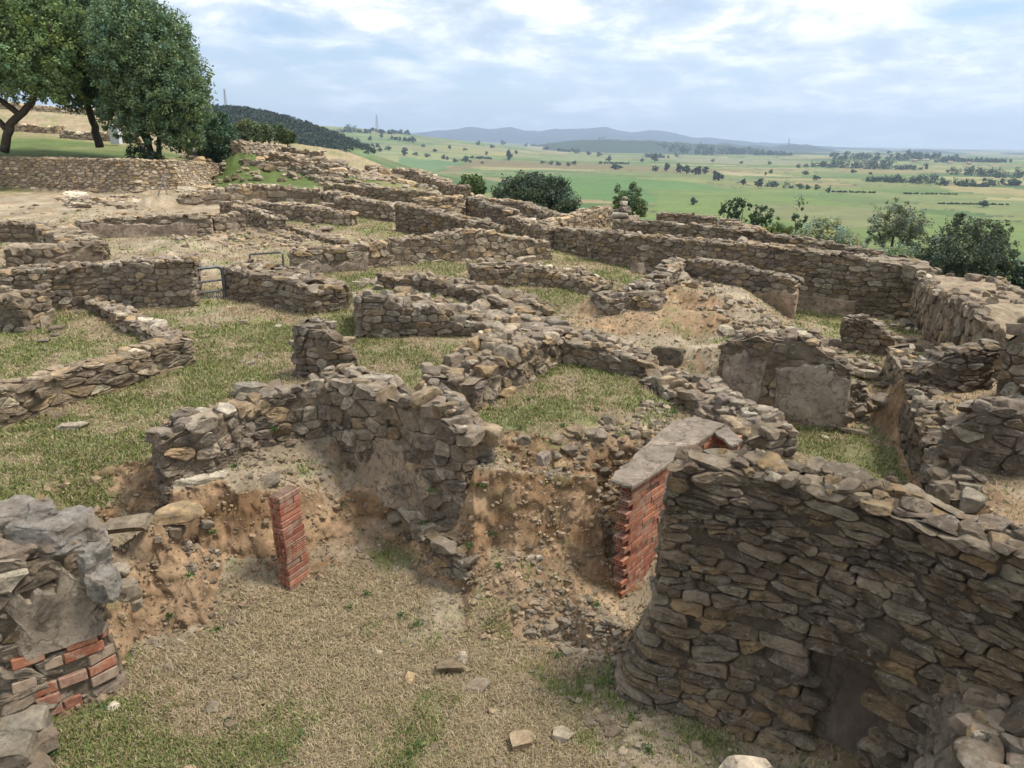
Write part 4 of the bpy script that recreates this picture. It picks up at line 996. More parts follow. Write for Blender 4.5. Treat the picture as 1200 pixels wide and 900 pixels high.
# ------------------------------------------------------------------ scattered rubble, clods, grass (uncountable)
def scatter(n, r0, r1, rng, half=43.):
    th = np.radians(rng.uniform(-half, half, n)); r = np.exp(rng.uniform(math.log(r0), math.log(r1), n))
    return r*np.sin(th), r*np.cos(th), r
def slope_at(x, y):
    e = .05; z = G(x, y); return z, np.hypot(G(x+e, y)-z, G(x, y+e)-z)/e
rg = np.random.default_rng(5)
x, y, r = scatter(26000, 4.2, 34, rg); z, sl = slope_at(x, y); g, d = cover(x, y)
den = vn2(x*1.1, y*1.1, 101)*.5+vn2(x*4, y*4, 102)*.4
pr = np.clip(.10+.35*(d > .5)+.15*(sl > .4)+den*.5, 0.02, 1)*np.where(g > .5, .3, 1)*np.where(sl > .4, .3, 1)
k = rg.random(len(x)) < pr; x, y, z, r, sl, d = x[k], y[k], z[k], r[k], sl[k], d[k]
sz = np.exp(rg.normal(-4.25, .6, len(x)))*(1+.05*r); sz = np.minimum(sz, np.where(sl > .4, .045, .12))
cols = np.where((rg.random(len(x)) < .5)[:, None], stone_cols(len(x), rg, 1.3, .2), DIRT*rg.uniform(.8, 1.3, (len(x), 1)))
acc = Acc(); rocks(acc, np.stack([x, y, z+sz*.1], 1), np.stack([sz*rg.uniform(.8, 1.5, len(x)), sz, sz*rg.uniform(.4, .8, len(x))], 1), rg, lod=1, cols=cols)
tag(acc.build('scattered_rubble', M['stone']), kind='stuff')
# tumbled stones lying between the walls
CL = [(272,203,2.6,1.5,90,.12),(540,345,1.2,1.6,150,.09),(480,330,1.25,1.3,100,.09),(600,372,1.12,1.0,90,.08),(640,400,1.15,.7,70,.07),(690,400,1.08,.6,50,.07),(760,425,1.05,.8,110,.08),(830,450,1.0,.9,150,.08),(850,490,.9,.6,110,.07),(790,485,1.08,.5,60,.05),(700,525,1.08,.5,110,.05),(740,500,1.08,.4,60,.045),(745,535,1.12,.3,60,.03),(765,510,1.12,.3,50,.035),(725,555,1.1,.25,50,.03),(660,540,1.08,.35,70,.04),(900,385,1.15,.8,90,.08),(860,360,1.35,.9,90,.07),(790,330,1.45,.8,80,.08),(730,360,1.2,.6,60,.08),(1000,470,.5,.6,90,.08),(1020,430,.7,.6,60,.07),(690,722,.24,.3,170,.03),(640,705,.22,.25,150,.025),(715,745,.18,.15,80,.022),(490,600,.3,.15,25,.04),(440,455,1.4,.5,40,.08),(300,545,.95,.4,60,.03),(215,600,.9,.3,40,.04),(560,460,1.12,.3,30,.06),(1130,360,1.55,1.2,60,.07),(1100,330,1.55,1.0,50,.08),(290,275,1.4,2.5,260,.07),(330,285,1.35,1.6,120,.07),(283,200,2.6,2,130,.16),(290,190,3.0,3,130,.18),(420,205,2.3,6,260,.2),(350,190,3.0,6,300,.22),(310,178,3.4,5,260,.22),(480,215,1.95,5,200,.2),(470,225,1.8,4,150,.16),(420,240,1.6,3,120,.13),(600,255,1.35,2.5,100,.13),(560,262,1.3,2,70,.12),(380,245,1.6,2,60,.12)]
cen = []; szs = []; cls = []
for px, py, z, R_, n, s_ in CL:
    x, y, _ = P(px, py, z); a = rg.uniform(0, 6.28, n); q = R_*np.sqrt(rg.random(n)); xx = x+q*np.cos(a); yy = y+q*np.sin(a); zz = G(xx, yy)
    cls.append(stone_cols(n, rg, 1.1, .2)*(1 if s_ > .036 else .45)+(0 if s_ > .036 else .6)*DIRT*rg.uniform(.8, 1.15, (n, 1)))
    s2 = s_*np.exp(rg.normal(-.35, .45, n)); cen.append(np.stack([xx, yy, zz+s2*.25], 1)); szs.append(np.stack([s2*1.25, s2, s2*rg.uniform(.45, .8, n)], 1))
acc = Acc(); cen = np.concatenate(cen); szs = np.concatenate(szs); rocks(acc, cen, szs, rg, lod=2, cols=np.concatenate(cls), tilt=.2)
tag(acc.build('tumbled_stones', M['stone']), kind='stuff')
# clods on the eroded banks
x, y, r = scatter(230000, 4.8, 18, rg); z, sl = slope_at(x, y); k = (sl > .35) & (rg.random(len(x)) < np.clip(.16*(1+sl*1.2), 0, 1)); x, y, z, r = x[k], y[k], z[k], r[k]
z = z+rg.normal(0, .012, len(z))
sz = np.exp(rg.normal(-4.75, .6, len(x))); sz = np.minimum(sz, .05)
cl = (DIRT*.55+OCH*.45)*rg.uniform(.75, 1.3, (len(x), 1))
acc = Acc(); rocks(acc, np.stack([x, y, z], 1), np.stack([sz*rg.uniform(.8, 1.4, len(x)), sz, sz*rg.uniform(.6, 1, len(x))], 1), rg, lod=1, cols=cl)
tag(acc.build('earth_clods', M['mortar']), kind='stuff')
def blades(n, kind, rng, r0=4.1, r1=30):
    x, y, r = scatter(n, r0, r1, rng); g, d = cover(x, y); z, sl = slope_at(x, y)
    n1 = fbm2(x*1.7, y*1.7, 71, 4); n2 = fbm2(x*6.5, y*6.5, 75, 3)
    st = sstep(.5, 1.1, sl); gm = sstep(.27, .70, g*(1-.7*st)+n1*.75+n2*.35); dm = sstep(.3, .8, d+st*.8+n1*.75+n2*.5)
    if kind == 'green': pr = gm*(1-.6*dm)*sstep(-.55, .25, vn2(x*2.3, y*2.3, 111)+.6*vn2(x*7, y*7, 112)+.1)+.03
    else: pr = (1-dm)*(1-.35*gm)*(.62+.8*n2)+.04
    k = (rng.random(n) < pr) & (sl < 1.6)
    x, y, z, r = x[k], y[k], z[k], r[k]; n = len(x)
    if kind == 'green':
        L = rng.uniform(.016, .045, n)*np.clip(1+r*.03, 1, 2); lean = rng.uniform(.2, 1.1, n); wd = .0018+.0005*r
        b = np.array([(.175, .21, .06), (.13, .17, .045), (.22, .235, .08), (.28, .25, .12)])[rng.choice(4, n, p=[.38, .27, .22, .13])]
    else:
        L = rng.uniform(.018, .055, n)*np.clip(1+r*.02, 1, 1.6); lean = rng.uniform(.9, 1.5, n); wd = .0013+.00038*r
        b = np.array([(.37, .29, .175), (.30, .23, .135), (.45, .37, .24), (.22, .165, .10)])[rng.choice(4, n, p=[.34, .3, .16, .2])]
    b = b*rng.uniform(.8, 1.2, (n, 1)); a = rng.uniform(0, 6.283, n)
    dx, dy = np.cos(a), np.sin(a)
    p0 = np.stack([x, y, z+.001], 1); tip = p0+np.stack([dx*L*np.sin(lean), dy*L*np.sin(lean), L*np.cos(lean)+.006], 1)
    mid = p0+(tip-p0)*.5+np.array([0, 0, 1])*(L*.12)[:, None]; sd = np.stack([-dy, dx, np.zeros(n)], 1)*wd[:, None]
    V = np.stack([p0-sd, p0+sd, mid+sd*.8, mid-sd*.8, tip], 1).reshape(-1, 3); o = np.arange(n)*5
    acc = Acc(); acc.add(V, q=np.stack([o, o+1, o+2, o+3], 1), t=np.stack([o+3, o+2, o+4], 1), col=np.repeat(b, 5, 0))
    return acc
tag(blades(980000, 'dry', rg).build('dry_grass', M['grass']), kind='stuff')
tag(blades(650000, 'green', rg).build('green_grass', M['grass']), kind='stuff')
# leafy weeds in small clumps
wd_ = [(505,572,.9,.05),(497,610,.45,.09),(225,716,.05,.06),(200,735,.03,.05),(255,740,.02,.05),(400,607,.3,.05),(345,640,.3,.03),(560,590,.75,.06),(575,625,.5,.05),(585,660,.35,.05),(552,640,.42,.05),(725,780,.05,.1),(712,800,0,.08),(652,770,0,.06),(700,705,.25,.04),(490,735,0,.1),(470,725,0,.07),(430,700,0,.05),(410,715,0,.05),(130,790,.03,.08),(125,830,0,.1),(105,815,0,.06),(65,885,0,.1),(270,850,0,.1),(330,890,0,.12),(350,870,0,.08),(480,890,0,.06),(490,880,0,.08),(610,500,1.15,.05),(700,480,1.1,.05),(790,480,1.15,.05),(565,585,.8,.05),(760,880,0,.06),(740,840,0,.05),(900,560,.3,.1),(320,500,1.2,.04),(275,545,1,.05),(125,650,.7,.05),(150,640,.75,.04),(250,620,.6,.03),(905,478,.3,.06),(1090,840,.2,.08),(1110,865,.1,.06),(1135,860,.9,.04),(620,470,1.1,.06),(660,500,1.1,.05),(570,520,1.1,.05)]
V = []; C_ = []; Q_ = []; nb = 0
for px, py, z, s_ in wd_:
    x, y, _ = P(px, py, z); zg = float(G([x], [y])[0]); n = int(60+500*s_)
    for k in range(n):
        a = rg.uniform(0, 6.28); rr = abs(rg.normal(0, s_*.7)); c = np.array((x+rr*math.cos(a), y+rr*math.sin(a), 0)); c[2] = max(zg, z-.05)+rg.uniform(0, .03)
        d = rg.normal(size=3); d[2] = abs(d[2])*.7+.2; d /= np.linalg.norm(d); e = np.cross(d, rg.normal(size=3)); e /= np.linalg.norm(e)
        l = rg.uniform(.012, .032); V += [c, c+d*l*.5+e*l*.3, c+d*l, c+d*l*.5-e*l*.3]; Q_.append([nb, nb+1, nb+2, nb+3]); nb += 4
        C_ += [np.array((.08, .13, .04))*rg.uniform(.7, 1.5)]*4
a = Acc(); a.add(V, q=Q_, col=np.array(C_)); tag(a.build('weeds', M['grass']), kind='stuff')
# ------------------------------------------------------------------ iron gate, handrail, posts
def tube(acc, path, rad, col=(.1, .1, .1), K=8):
    path = np.array(path, float); n = len(path); V = []
    rad = np.broadcast_to(rad, n)
    t = path[1]-path[0]; t /= np.linalg.norm(t); u = np.cross(t, (0, 0, 1) if abs(t[2]) < .9 else (1, 0, 0)); u /= np.linalg.norm(u)
    for i in range(n):
        t = path[min(i+1, n-1)]-path[max(i-1, 0)]; t /= np.linalg.norm(t)
        u = u-t*(u @ t); u /= np.linalg.norm(u); v = np.cross(t, u)
        a = np.arange(K)*2*math.pi/K; V.append(path[i]+rad[i]*(np.cos(a)[:, None]*u+np.sin(a)[:, None]*v))
    V.append(path[:1]); V.append(path[-1:]); V = np.concatenate(V); j = np.arange(K); jn = (j+1) % K
    q = np.concatenate([np.stack([k*K+j, k*K+jn, (k+1)*K+jn, (k+1)*K+j], 1) for k in range(n-1)])
    t = np.concatenate([np.stack([jn, j, np.full(K, n*K)], 1), np.stack([(n-1)*K+j, (n-1)*K+jn, np.full(K, n*K+1)], 1)])
    acc.add(V, q=q, t=t, col=col)
g0 = np.array(P(227, 357, 1.1)); g1 = np.array(P(264, 352, 1.1)); gd = g1-g0; Lg = np.linalg.norm(gd); gd /= Lg; up = np.array((0, 0, 1.))
gate = empty('iron_gate', g0); tag(gate, 'low grey iron gate between two rubble walls on the left', 'gate')
hg = .70
def gp(u, z): return gd*u+up*z
a = Acc(); arc = [gp(Lg-.12+.12*math.sin(t), hg-.12+.12*math.cos(t)) for t in np.linspace(0, math.pi/2, 6)]
tube(a, [gp(0.02, 0), gp(0.02, hg), gp(.1, hg)]+arc+[gp(Lg, 0)], .03); a.build('frame', M['metal'], gate)
for z in (.43, .22): a = Acc(); tube(a, [gp(.02, z), gp(Lg-.01, z)], .021); a.build('rail', M['metal'], gate)
a = Acc()
for k in range(14): tube(a, [gp(.04+k*(Lg-.08)/13, .03), gp(.04+k*(Lg-.08)/13, .21)], .005, K=4)
for k in range(5): tube(a, [gp(.03, .04+k*.035), gp(Lg-.03, .04+k*.035)], .004, K=4)
a.build('mesh_panel', M['metal'], gate)
a = Acc(); box(a, (0, 0, 0), gd, np.cross(up, gd), up, (-.02, -.14, -.08), (Lg+.03, .12, .012), (.42, .39, .35), .01)
for i in range(len(a.v)): a.v[i] = a.v[i]+g0
local(a, g0); o = a.build('doorstep', M['plaster']); o.location = g0; tag(o, 'pale stone threshold slab under the iron gate', 'threshold', kind='thing')
h0 = np.array(P(294, 316, 1.3)); h1 = np.array(P(333, 322, 1.25)); hr = empty('handrail', h0); tag(hr, 'short grey iron handrail standing right behind the thick wall by the gate', 'handrail')
def zat(px, py, b): X, Y, Z = ray(px, py); return H+Z*b[1]/Y
zt0, zt1 = zat(294, 298, h0), zat(333, 296, h1)
def hp(t, z): q = h0*(1-t)+h1*t; return np.array((q[0], q[1], z))-h0
a = Acc(); tube(a, [hp(0, h0[2]-.1), hp(0, zt0-.03), hp(.04, zt0), hp(.96, zt1), hp(1, zt1-.03), hp(1, h1[2]-.1)], .022); a.build('frame', M['metal'], hr)
a = Acc(); tube(a, [hp(0, zt0-.28), hp(1, zt1-.28)], .015); a.build('rail', M['metal'], hr)
def sticks(label, segs, rad=.025, name='prop_frame', cat='prop'):
    base = np.array(P(*segs[0][0])); e = empty(name, base); tag(e, label, cat)
    for (p0, (px, py)) in segs:
        q0 = np.array(P(*p0)); q1 = np.array(PD(px, py, base[1]))
        a = Acc(); tube(a, [q0-base, q1-base], rad, col=(.30, .27, .24), K=6); a.build('pole', M['tint'], e)
sticks('tripod of grey poles before the right end of the retaining wall', [((185, 231, 1.85), (192, 206)), ((197, 231, 1.85), (190, 205)), ((203, 224, 1.85), (184, 198))])
sticks('single thin grey stake against the retaining wall under the bushy tree', [((163, 217, 2.1), (161, 200))], name='stake', cat='stake')
sticks('thin grey stake before the boulder row by the small lawn', [((291, 237, 1.75), (290, 214))], name='stake', cat='stake')
sticks('small leaning tripod of grey poles right of the boulder row', [((362, 236, 1.75), (368, 219)), ((372, 236, 1.75), (366, 221))])
sticks('two pale poles leaning together on the crest of the hill slope', [((314, 173, 3.5), (321, 161)), ((322, 171, 3.5), (318, 163))], rad=.04)
# ------------------------------------------------------------------ trees
def leaves(acc, lobes, n, size, col, rng, clump=.22, var=.3, flat=1.):
    lob = np.array(lobes); vol = (lob[:, 3]*lob[:, 4]*lob[:, 5])**.7; pr = vol/vol.sum()
    nc = max(8, n//34)
    li = rng.choice(len(lob), nc, p=pr); d = rng.normal(size=(nc, 3)); d /= np.linalg.norm(d, axis=1)[:, None]
    rad = rng.uniform(.5, 1.16, nc)[:, None]; cc = lob[li, :3]+d*rad*lob[li, 3:6]
    cr = lob[li, 3:6].mean(1)*clump*rng.uniform(.6, 1.5, nc)
    ccol = rng.uniform(1-var, 1+var, nc); hue = rng.normal(0, .12, nc)
    k = rng.integers(0, nc, n); p = rng.normal(size=(n, 3)); p /= np.linalg.norm(p, axis=1)[:, None]
    pos = cc[k]+p*(cr[k]*rng.uniform(.3, 1.05, n))[:, None]
    a = rng.normal(size=(n, 3))+p*.9+np.array([0, 0, .5])*flat; a /= np.linalg.norm(a, axis=1)[:, None]
    b = np.cross(a, rng.normal(size=(n, 3))); b /= np.linalg.norm(b, axis=1)[:, None]; c = np.cross(a, b)
    s_ = (size*rng.uniform(.6, 1.4, n))[:, None]
    V = np.stack([pos-b*s_, pos+c*s_*.55, pos+b*s_, pos-c*s_*.55], 1).reshape(-1, 3)
    cl = np.array(col)*(ccol[k]*rng.uniform(.85, 1.15, n))[:, None]; cl = cl*(1+np.stack([hue[k], hue[k]*.3, -hue[k]], 1))
    o = np.arange(n)*4
    acc.add(V, q=np.stack([o, o+1, o+2, o+3], 1), col=np.repeat(np.clip(cl, .005, 1), 4, 0))
OLIVE = (.075, .105, .055); DARKG = (.045, .068, .034); MIDG = (.085, .125, .045); PALEG = (.20, .25, .13)
def trunk_part(e, paths):
    a = Acc()
    for pth, r0, r1 in paths:
        pth = np.array(pth, float); m = len(pth); f = []
        for i in range(m-1):
            for k in range(5): f.append(pth[i]+(pth[i+1]-pth[i])*k/5)
        f.append(pth[-1]); f = np.array(f); f[1:-1] += np.random.default_rng(3).normal(0, r1*.12, (len(f)-2, 3))
        tube(a, f, np.linspace(r0, r1, len(f)), K=9)
    return a.build('trunk', M['bark'], e, smooth=True)
def tree(name, label, px, pyb, d, trunks, lobes, n, size, col, cat='tree', group=None, clump=.22, var=.3, zb=None):
    """px/pyb = foot, d = distance; trunks & lobes in metres relative to the foot"""
    b = P(px, pyb, zb) if zb is not None else PD(px, pyb, d)
    rng = np.random.default_rng(sum(map(ord, label)))
    e = empty(name, b); tag(e, label, cat, group)
    if trunks: trunk_part(e, trunks)
    a = Acc(); leaves(a, lobes, n, size, col, rng, clump, var); a.build('crown', M['leaf'], e)
    return e
def mpp(d): return d/F      # metres per pixel
# lobes helper: pixel-like offsets scaled at distance d -> metres
def lob(d, L): m = mpp(d)*1.02; return [(x*m, dy, z*m, rx*m, ry, rz*m) for (x, z, rx, rz, dy, ry) in L]
d1 = 36.
tree('broadleaf_tree', 'big leaning tree at the far left on the green terrace', 4, 172, d1,
     [([(0, 0, -.2), (.5, 0, 1.0), (1.6, .1, 1.9), (2.1, .2, 3.0)], .20, .12), ([(1.0, 0, 1.4), (-.6, .3, 2.6), (-1.4, .5, 4.2)], .14, .07), ([(1.9, .1, 2.6), (2.8, -.3, 3.9), (3.2, -.4, 5)], .13, .06), ([(.3, .2, .6), (-1.2, .5, 2.2), (-2.6, .6, 3.4)], .16, .07)],
     lob(d1, [(-80, 120, 55, 55, 1, 2.2), (-20, 130, 55, 60, 0, 2.4), (30, 140, 50, 50, 0, 2.3), (-50, 75, 50, 28, 0, 2.2), (35, 85, 50, 38, -.5, 2.0), (62, 110, 38, 45, .5, 2.), (-10, 170, 60, 40, .5, 2.3), (0, 75, 40, 24, 0, 1.7), (75, 65, 22, 22, -.3, 1.3)]), 105000, .068, (.17, .245, .095), clump=.15, group='big trees on the terrace')
d2 = 39.
tree('broadleaf_tree', 'middle tree with a dark upright trunk on the green terrace', 116, 165, d2,
     [([(0, 0, -.3), (-.15, 0, .9), (-.45, .1, 2.0), (-.3, .1, 3.4)], .20, .12), ([(-.4, .1, 1.8), (.7, 0, 3.2), (1.2, 0, 4.6)], .15, .07), ([(-.4, 0, 1.8), (-1.4, .2, 3.1)], .13, .06)],
     lob(d2, [(-30, 120, 40, 45, .5, 2.2), (0, 105, 42, 50, 0, 2.3), (30, 95, 34, 42, 0, 2.), (-10, 60, 38, 28, -.2, 1.9), (15, 140, 35, 25, .6, 1.9), (22, 55, 30, 22, -.2, 1.7), (-48, 80, 26, 34, -.3, 1.6)]), 82000, .068, (.135, .20, .09), clump=.15, group='big trees on the terrace')
d3 = 37.
tree('broadleaf_tree', 'dense rounded tree bushy down to the ground, rightmost of the big trees', 178, 182, d3,
     [([(0, 0, -.3), (-.1, 0, 1.0), (-.3, 0, 2.4), (.1, 0, 4.0)], .16, .08), ([(.25, .1, -.3), (.5, 0, 1.2), (.9, 0, 2.8)], .13, .06), ([(.1, .2, -.3), (-.7, .2, 1.6), (-1.1, .2, 2.8)], .12, .05)],
     lob(d3, [(-12, 100, 34, 52, 0, 2.0), (18, 105, 36, 45, .2, 2.0), (32, 70, 34, 42, 0, 1.9), (-20, 50, 26, 34, 0, 1.6), (12, 48, 32, 34, -.3, 1.7), (0, 140, 24, 22, .2, 1.3), (34, 28, 24, 22, 0, 1.3), (48, 55, 18, 32, 0, 1.2), (30, 118, 20, 26, .2, 1.3)]), 105000, .062, (.15, .22, .11), clump=.15, group='big trees on the terrace')
tree('shrub', 'dark green rounded shrub on the right end of the retaining wall', 257, 190, 41.,
     [([(0, 0, -.3), (0, 0, .8), (.1, 0, 1.5)], .08, .04), ([(0, 0, 0), (-.4, 0, 1.1)], .06, .03)], lob(41., [(0, 22, 20, 24, 0, .9), (-8, 14, 13, 15, -.2, .6), (10, 12, 14, 16, 0, .7), (2, 40, 12, 12, 0, .6)]), 18000, .055, (.09, .15, .08), 'shrub')
tree('shrub', 'dark low shrub drooping over the retaining wall below the bushy tree', 168, 193, 35.5, None, lob(35.5, [(-4, 10, 13, 12, 0, .5), (12, 4, 15, 10, 0, .5), (3, -8, 8, 8, -.4, .3)]), 5000, .05, (.045, .07, .035), 'shrub')
for i, (px, pb, d, w_, h_, c, lb) in enumerate([(290, 168, 66, 16, 22, (.13, .16, .075), 'pale olive bush on the hill crest beside the dark green shrub'), (303, 166, 68, 15, 17, (.09, .13, .06), 'green bush on the hill crest, second right of the dark shrub'), (322, 166, 70, 15, 16, (.08, .115, .05), 'round green bush at the right end of the crest thicket'), (337, 168, 72, 9, 12, (.085, .12, .05), 'small bush closing the right end of the crest thicket')]):
    tree('shrub', lb, px, pb, d, [([(0, 0, -.3), (0, 0, h_*mpp(d)*.6)], .07, .03)], lob(d, [(0, h_*.55, w_, h_*.5, 0, 1.0), (-w_*.4, h_*.4, w_*.6, h_*.35, 0, .7), (w_*.4, h_*.6, w_*.5, h_*.4, 0, .7)]), 5000, .1, c, 'bush', 'bushes on the hill crest', clump=.3)
# bushes beyond the brink, growing on the slope
BB = [('dome_tree', 'big dark dome-shaped tree beyond the ruins, at centre', 626, 245, 52, [(0, 14, 42, 23, 0, 2.5), (-24, 8, 24, 15, 0, 1.8), (24, 8, 25, 15, 0, 1.8), (-6, 26, 20, 13, 0, 1.4), (34, 0, 14, 12, 0, 1.2), (-34, 0, 14, 12, 0, 1.2), (10, 22, 24, 16, 0, 1.6)], 30000, .085, (.07, .10, .06), 'tree'),
      ('shrub', 'small bright green bush left of the dark dome tree', 551, 232, 50, [(0, 12, 15, 12, 0, .9), (8, 8, 10, 8, 0, .6), (-6, 6, 10, 9, 0, .6)], 7000, .075, (.10, .155, .05), 'bush'),
      ('shrub', 'small green tree rising behind the rubble pyramid', 735, 258, 42, [(0, 20, 17, 18, 0, .9), (-7, 12, 12, 13, 0, .6), (8, 12, 12, 12, 0, .6)], 9000, .07, (.105, .145, .065), 'tree'),
      ('shrub', 'pale silvery willow bush beyond the dark outer wall', 965, 296, 30, [(0, 18, 26, 18, 0, 1.), (-18, 10, 18, 12, 0, .7), (22, 8, 22, 13, 0, .8), (-2, 30, 14, 10, 0, .6), (40, -2, 16, 11, 0, .6)], 22000, .045, (.34, .39, .25), 'bush'),
      ('olive_tree', 'thin grey-green olive tree with open crown, left of the dark bush', 1043, 300, 30, [(-6, 40, 22, 18, 0, .9), (14, 34, 20, 16, 0, .8), (-16, 24, 16, 12, 0, .7), (24, 20, 16, 12, 0, .7), (4, 18, 24, 13, 0, .8), (-2, 54, 12, 8, 0, .5)], 8500, .045, (.20, .23, .15), 'tree'),
      ('shrub', 'low pale green bush at the feet of the thin olive tree', 1050, 322, 26, [(0, 18, 26, 13, 0, .8), (-26, 14, 18, 10, 0, .6), (24, 14, 18, 12, 0, .6), (-45, 10, 14, 9, 0, .5)], 13000, .04, (.24, .31, .17), 'bush'),
      ('oak_tree', 'broad dark oak bush beyond the long wide wall at right', 1122, 345, 21, [(0, 52, 38, 30, 0, .9), (-34, 40, 26, 22, 0, .7), (30, 44, 26, 28, 0, .7), (6, 24, 34, 24, 0, .8), (-24, 18, 22, 18, 0, .6), (40, 22, 18, 22, 0, .5), (-4, 78, 22, 12, 0, .5), (22, 70, 20, 16, 0, .5), (-52, 24, 16, 12, 0, .4), (62, 30, 10, 8, 0, .3)], 30000, .034, (.10, .125, .075), 'tree'),
      ('shrub', 'small dark bush cut by the right edge of the photo', 1198, 348, 20, [(0, 16, 14, 17, 0, .5), (6, 26, 10, 12, 0, .4)], 5000, .035, (.045, .07, .04), 'bush'),
      ('shrub', 'dark round bush in the row below the plain, leftmost', 852, 258, 62, [(0, 12, 10, 10, 0, .8)], 2600, .09, (.07, .10, .05), 'bush'),
      ('shrub', 'dark round bush in the row below the plain, second from left', 866, 256, 62, [(0, 12, 12, 9, 0, .9)], 2800, .09, (.05, .08, .045), 'bush'),
      ('shrub', 'green bush in the row below the plain, before the willow', 892, 268, 52, [(0, 14, 15, 11, 0, .9), (-12, 8, 9, 8, 0, .6)], 4500, .08, (.075, .12, .05), 'bush'),
      ('shrub', 'small round green bush just left of the willow', 935, 263, 48, [(0, 8, 9, 9, 0, .6)], 2200, .07, (.07, .115, .05), 'bush'),
      ('shrub', 'low yellow-green weeds bush on the brink by the outer wall', 915, 272, 30, [(0, 2, 22, 6, 0, .6)], 4000, .04, (.14, .18, .06), 'bush')]
for nm, lb, px, pb, d, L_b, n, sz_, c, ct in BB:
    m = mpp(d)
    b = PD(px, pb, d); zg = float(G([b[0]], [b[1]])[0]); drop = zg-b[2]
    hmax = max(q[1] for q in L_b)*m
    tr = [([(0, 0, drop-.2), (.02, 0, drop*.4), (0, 0, hmax*.5)], .10*max(.6, hmax/3), .05), ([(0, 0, drop*.3+.2), (-.35*hmax, 0, hmax*.55)], .06, .025), ([(0, 0, drop*.3+.2), (.35*hmax, .1, hmax*.6)], .06, .025)]
    L2 = [list(q) for q in L_b]
    if drop < -.5 and nm != 'olive_tree':   # foliage down to the slope
        w_ = max(q[2] for q in L_b)
        L2.append([0, drop*.45/m, w_*.9, abs(drop)*.55/m, 0, w_*m*.8])
    tree(nm, lb, px, pb, d, tr, lob(d, [tuple(q) for q in L2]), n, sz_, c, ct, clump=.2, var=.3)
# ------------------------------------------------------------------ distant country
def ground_hit(px, py, r0=250., r1=9000.):
    X, Y, Z = ray(px, py); t = np.exp(np.linspace(math.log(r0/Y), math.log(r1/Y), 500))
    x, y, z = X*t, Y*t, H+Z*t; g = G(x, y, False); k = np.nonzero(z <= g)[0]
    if not len(k): return None
    i = k[0]; return x[i], y[i], g[i]
def tmpl(seed, col, conif=False):
    rng = np.random.default_rng(seed); a = Acc()
    L = [(0, 0, .55, .42, .42, .40), (-.2, 0, .42, .28, .28, .28), (.22, .1, .45, .28, .28, .3), (0, .1, .8, .24, .24, .2)]
    leaves(a, L, 560, .10, col, rng, .4, .25)
    t = Acc(); tube(t, [(0, 0, -.15), (0, 0, .5)], [.05, .03], K=5)
    return a, t
TM = []
for i, c in enumerate([(.045, .07, .04), (.06, .09, .045), (.09, .12, .06)]):
    a, t = tmpl(20+i, c); TM.append((a, t))
TN = ['dark', 'green', 'pale green']
FT = [(485,168,5,7),(535,160,4,5),(612,158,4,8),(474,183,10,9),(487,183,6,4),(501,184,8,4),(519,187,5,5),(524,188,4,4),(534,190,8,4),(545,190,8,5),(551,191,4,3),(565,192,4,3),(597,188,8,11),(636,192,6,3),(645,193,8,4),(655,194,7,4),(666,195,6,4),(713,189,7,7),(722,199,12,6),(767,190,10,9),(768,201,8,7),(781,201,9,9),(797,203,9,10),(805,204,12,9),(815,205,12,9),(826,204,10,8),(842,212,14,10),(871,217,6,7),(888,219,11,9),(936,219,8,4),(947,222,7,5),(957,223,6,6),(970,226,7,7),(957,211,8,5),(813,240,9,8),(720,197,5,4),(752,190,5,4),(758,170,6,4),(902,193,5,4),(868,192,5,3),(835,190,5,3),(1152,243,14,7),(903,204,4,5),(897,206,3,4),(935,197,5,5),(944,205,12,4),(985,194,8,4),(560,170,6,5),(577,174,5,4),(527,175,6,4),(455,176,8,5),(445,178,7,4),(430,181,6,4),(420,167,5,5),(433,165,5,5),(447,162,5,5),(460,163,5,4),(640,176,6,4),(655,178,6,4),(675,180,6,4),(690,182,6,4),(702,184,6,5),(616,172,5,4),(590,170,6,5),(605,181,5,4),(746,176,7,5),(1000,203,6,4),(1020,205,6,3),(1085,195,5,4),(1096,210,6,4),(1100,183,5,4),(793,184,6,4),(672,193,6,4),(570,182,5,4),(496,173,5,4),(510,178,6,3),(545,177,5,3)]
pls = ['beside the ploughed strip', 'in the flat green meadow', 'along a field edge', 'amid the tan fields']
def farlabel(px, py, w, kind):
    side = 'left' if px < 560 else 'central' if px < 800 else 'right'
    sz_ = 'tiny' if w <= 5 else 'small' if w <= 8 else 'larger'
    dist = 'near edge' if py > 210 else 'middle' if py > 185 else 'far edge'
    return f'{sz_} {TN[kind]} tree standing at the {dist} of the {side} part of the plain'
meshes = [None]*3
for i, (px, py, w_, h_) in enumerate(FT):
    hit = ground_hit(px, py)
    if hit is None: continue
    d = hit[1]; m = mpp(d); kd = i % 3 if w_ < 9 else i % 2
    if meshes[kd] is None:
        a, t = TM[kd]; e = empty('field_tree', hit); c1 = a.build('crown', M['leaf'], e); c2 = t.build('trunk', M['bark'], e); meshes[kd] = (e, c1, c2)
    else:
        e0, c1, c2 = meshes[kd]; e = e0.copy(); COL.objects.link(e)
        for c in (c1, c2): q = c.copy(); COL.objects.link(q); q.parent = e
    e.location = hit; e.rotation_euler = (0, 0, i*1.7); e.scale = (w_*m*1.05, w_*m*1.05, h_*m*1.0)
    tag(e, farlabel(px, py, w_, kd), 'tree', 'scattered trees out on the plain')
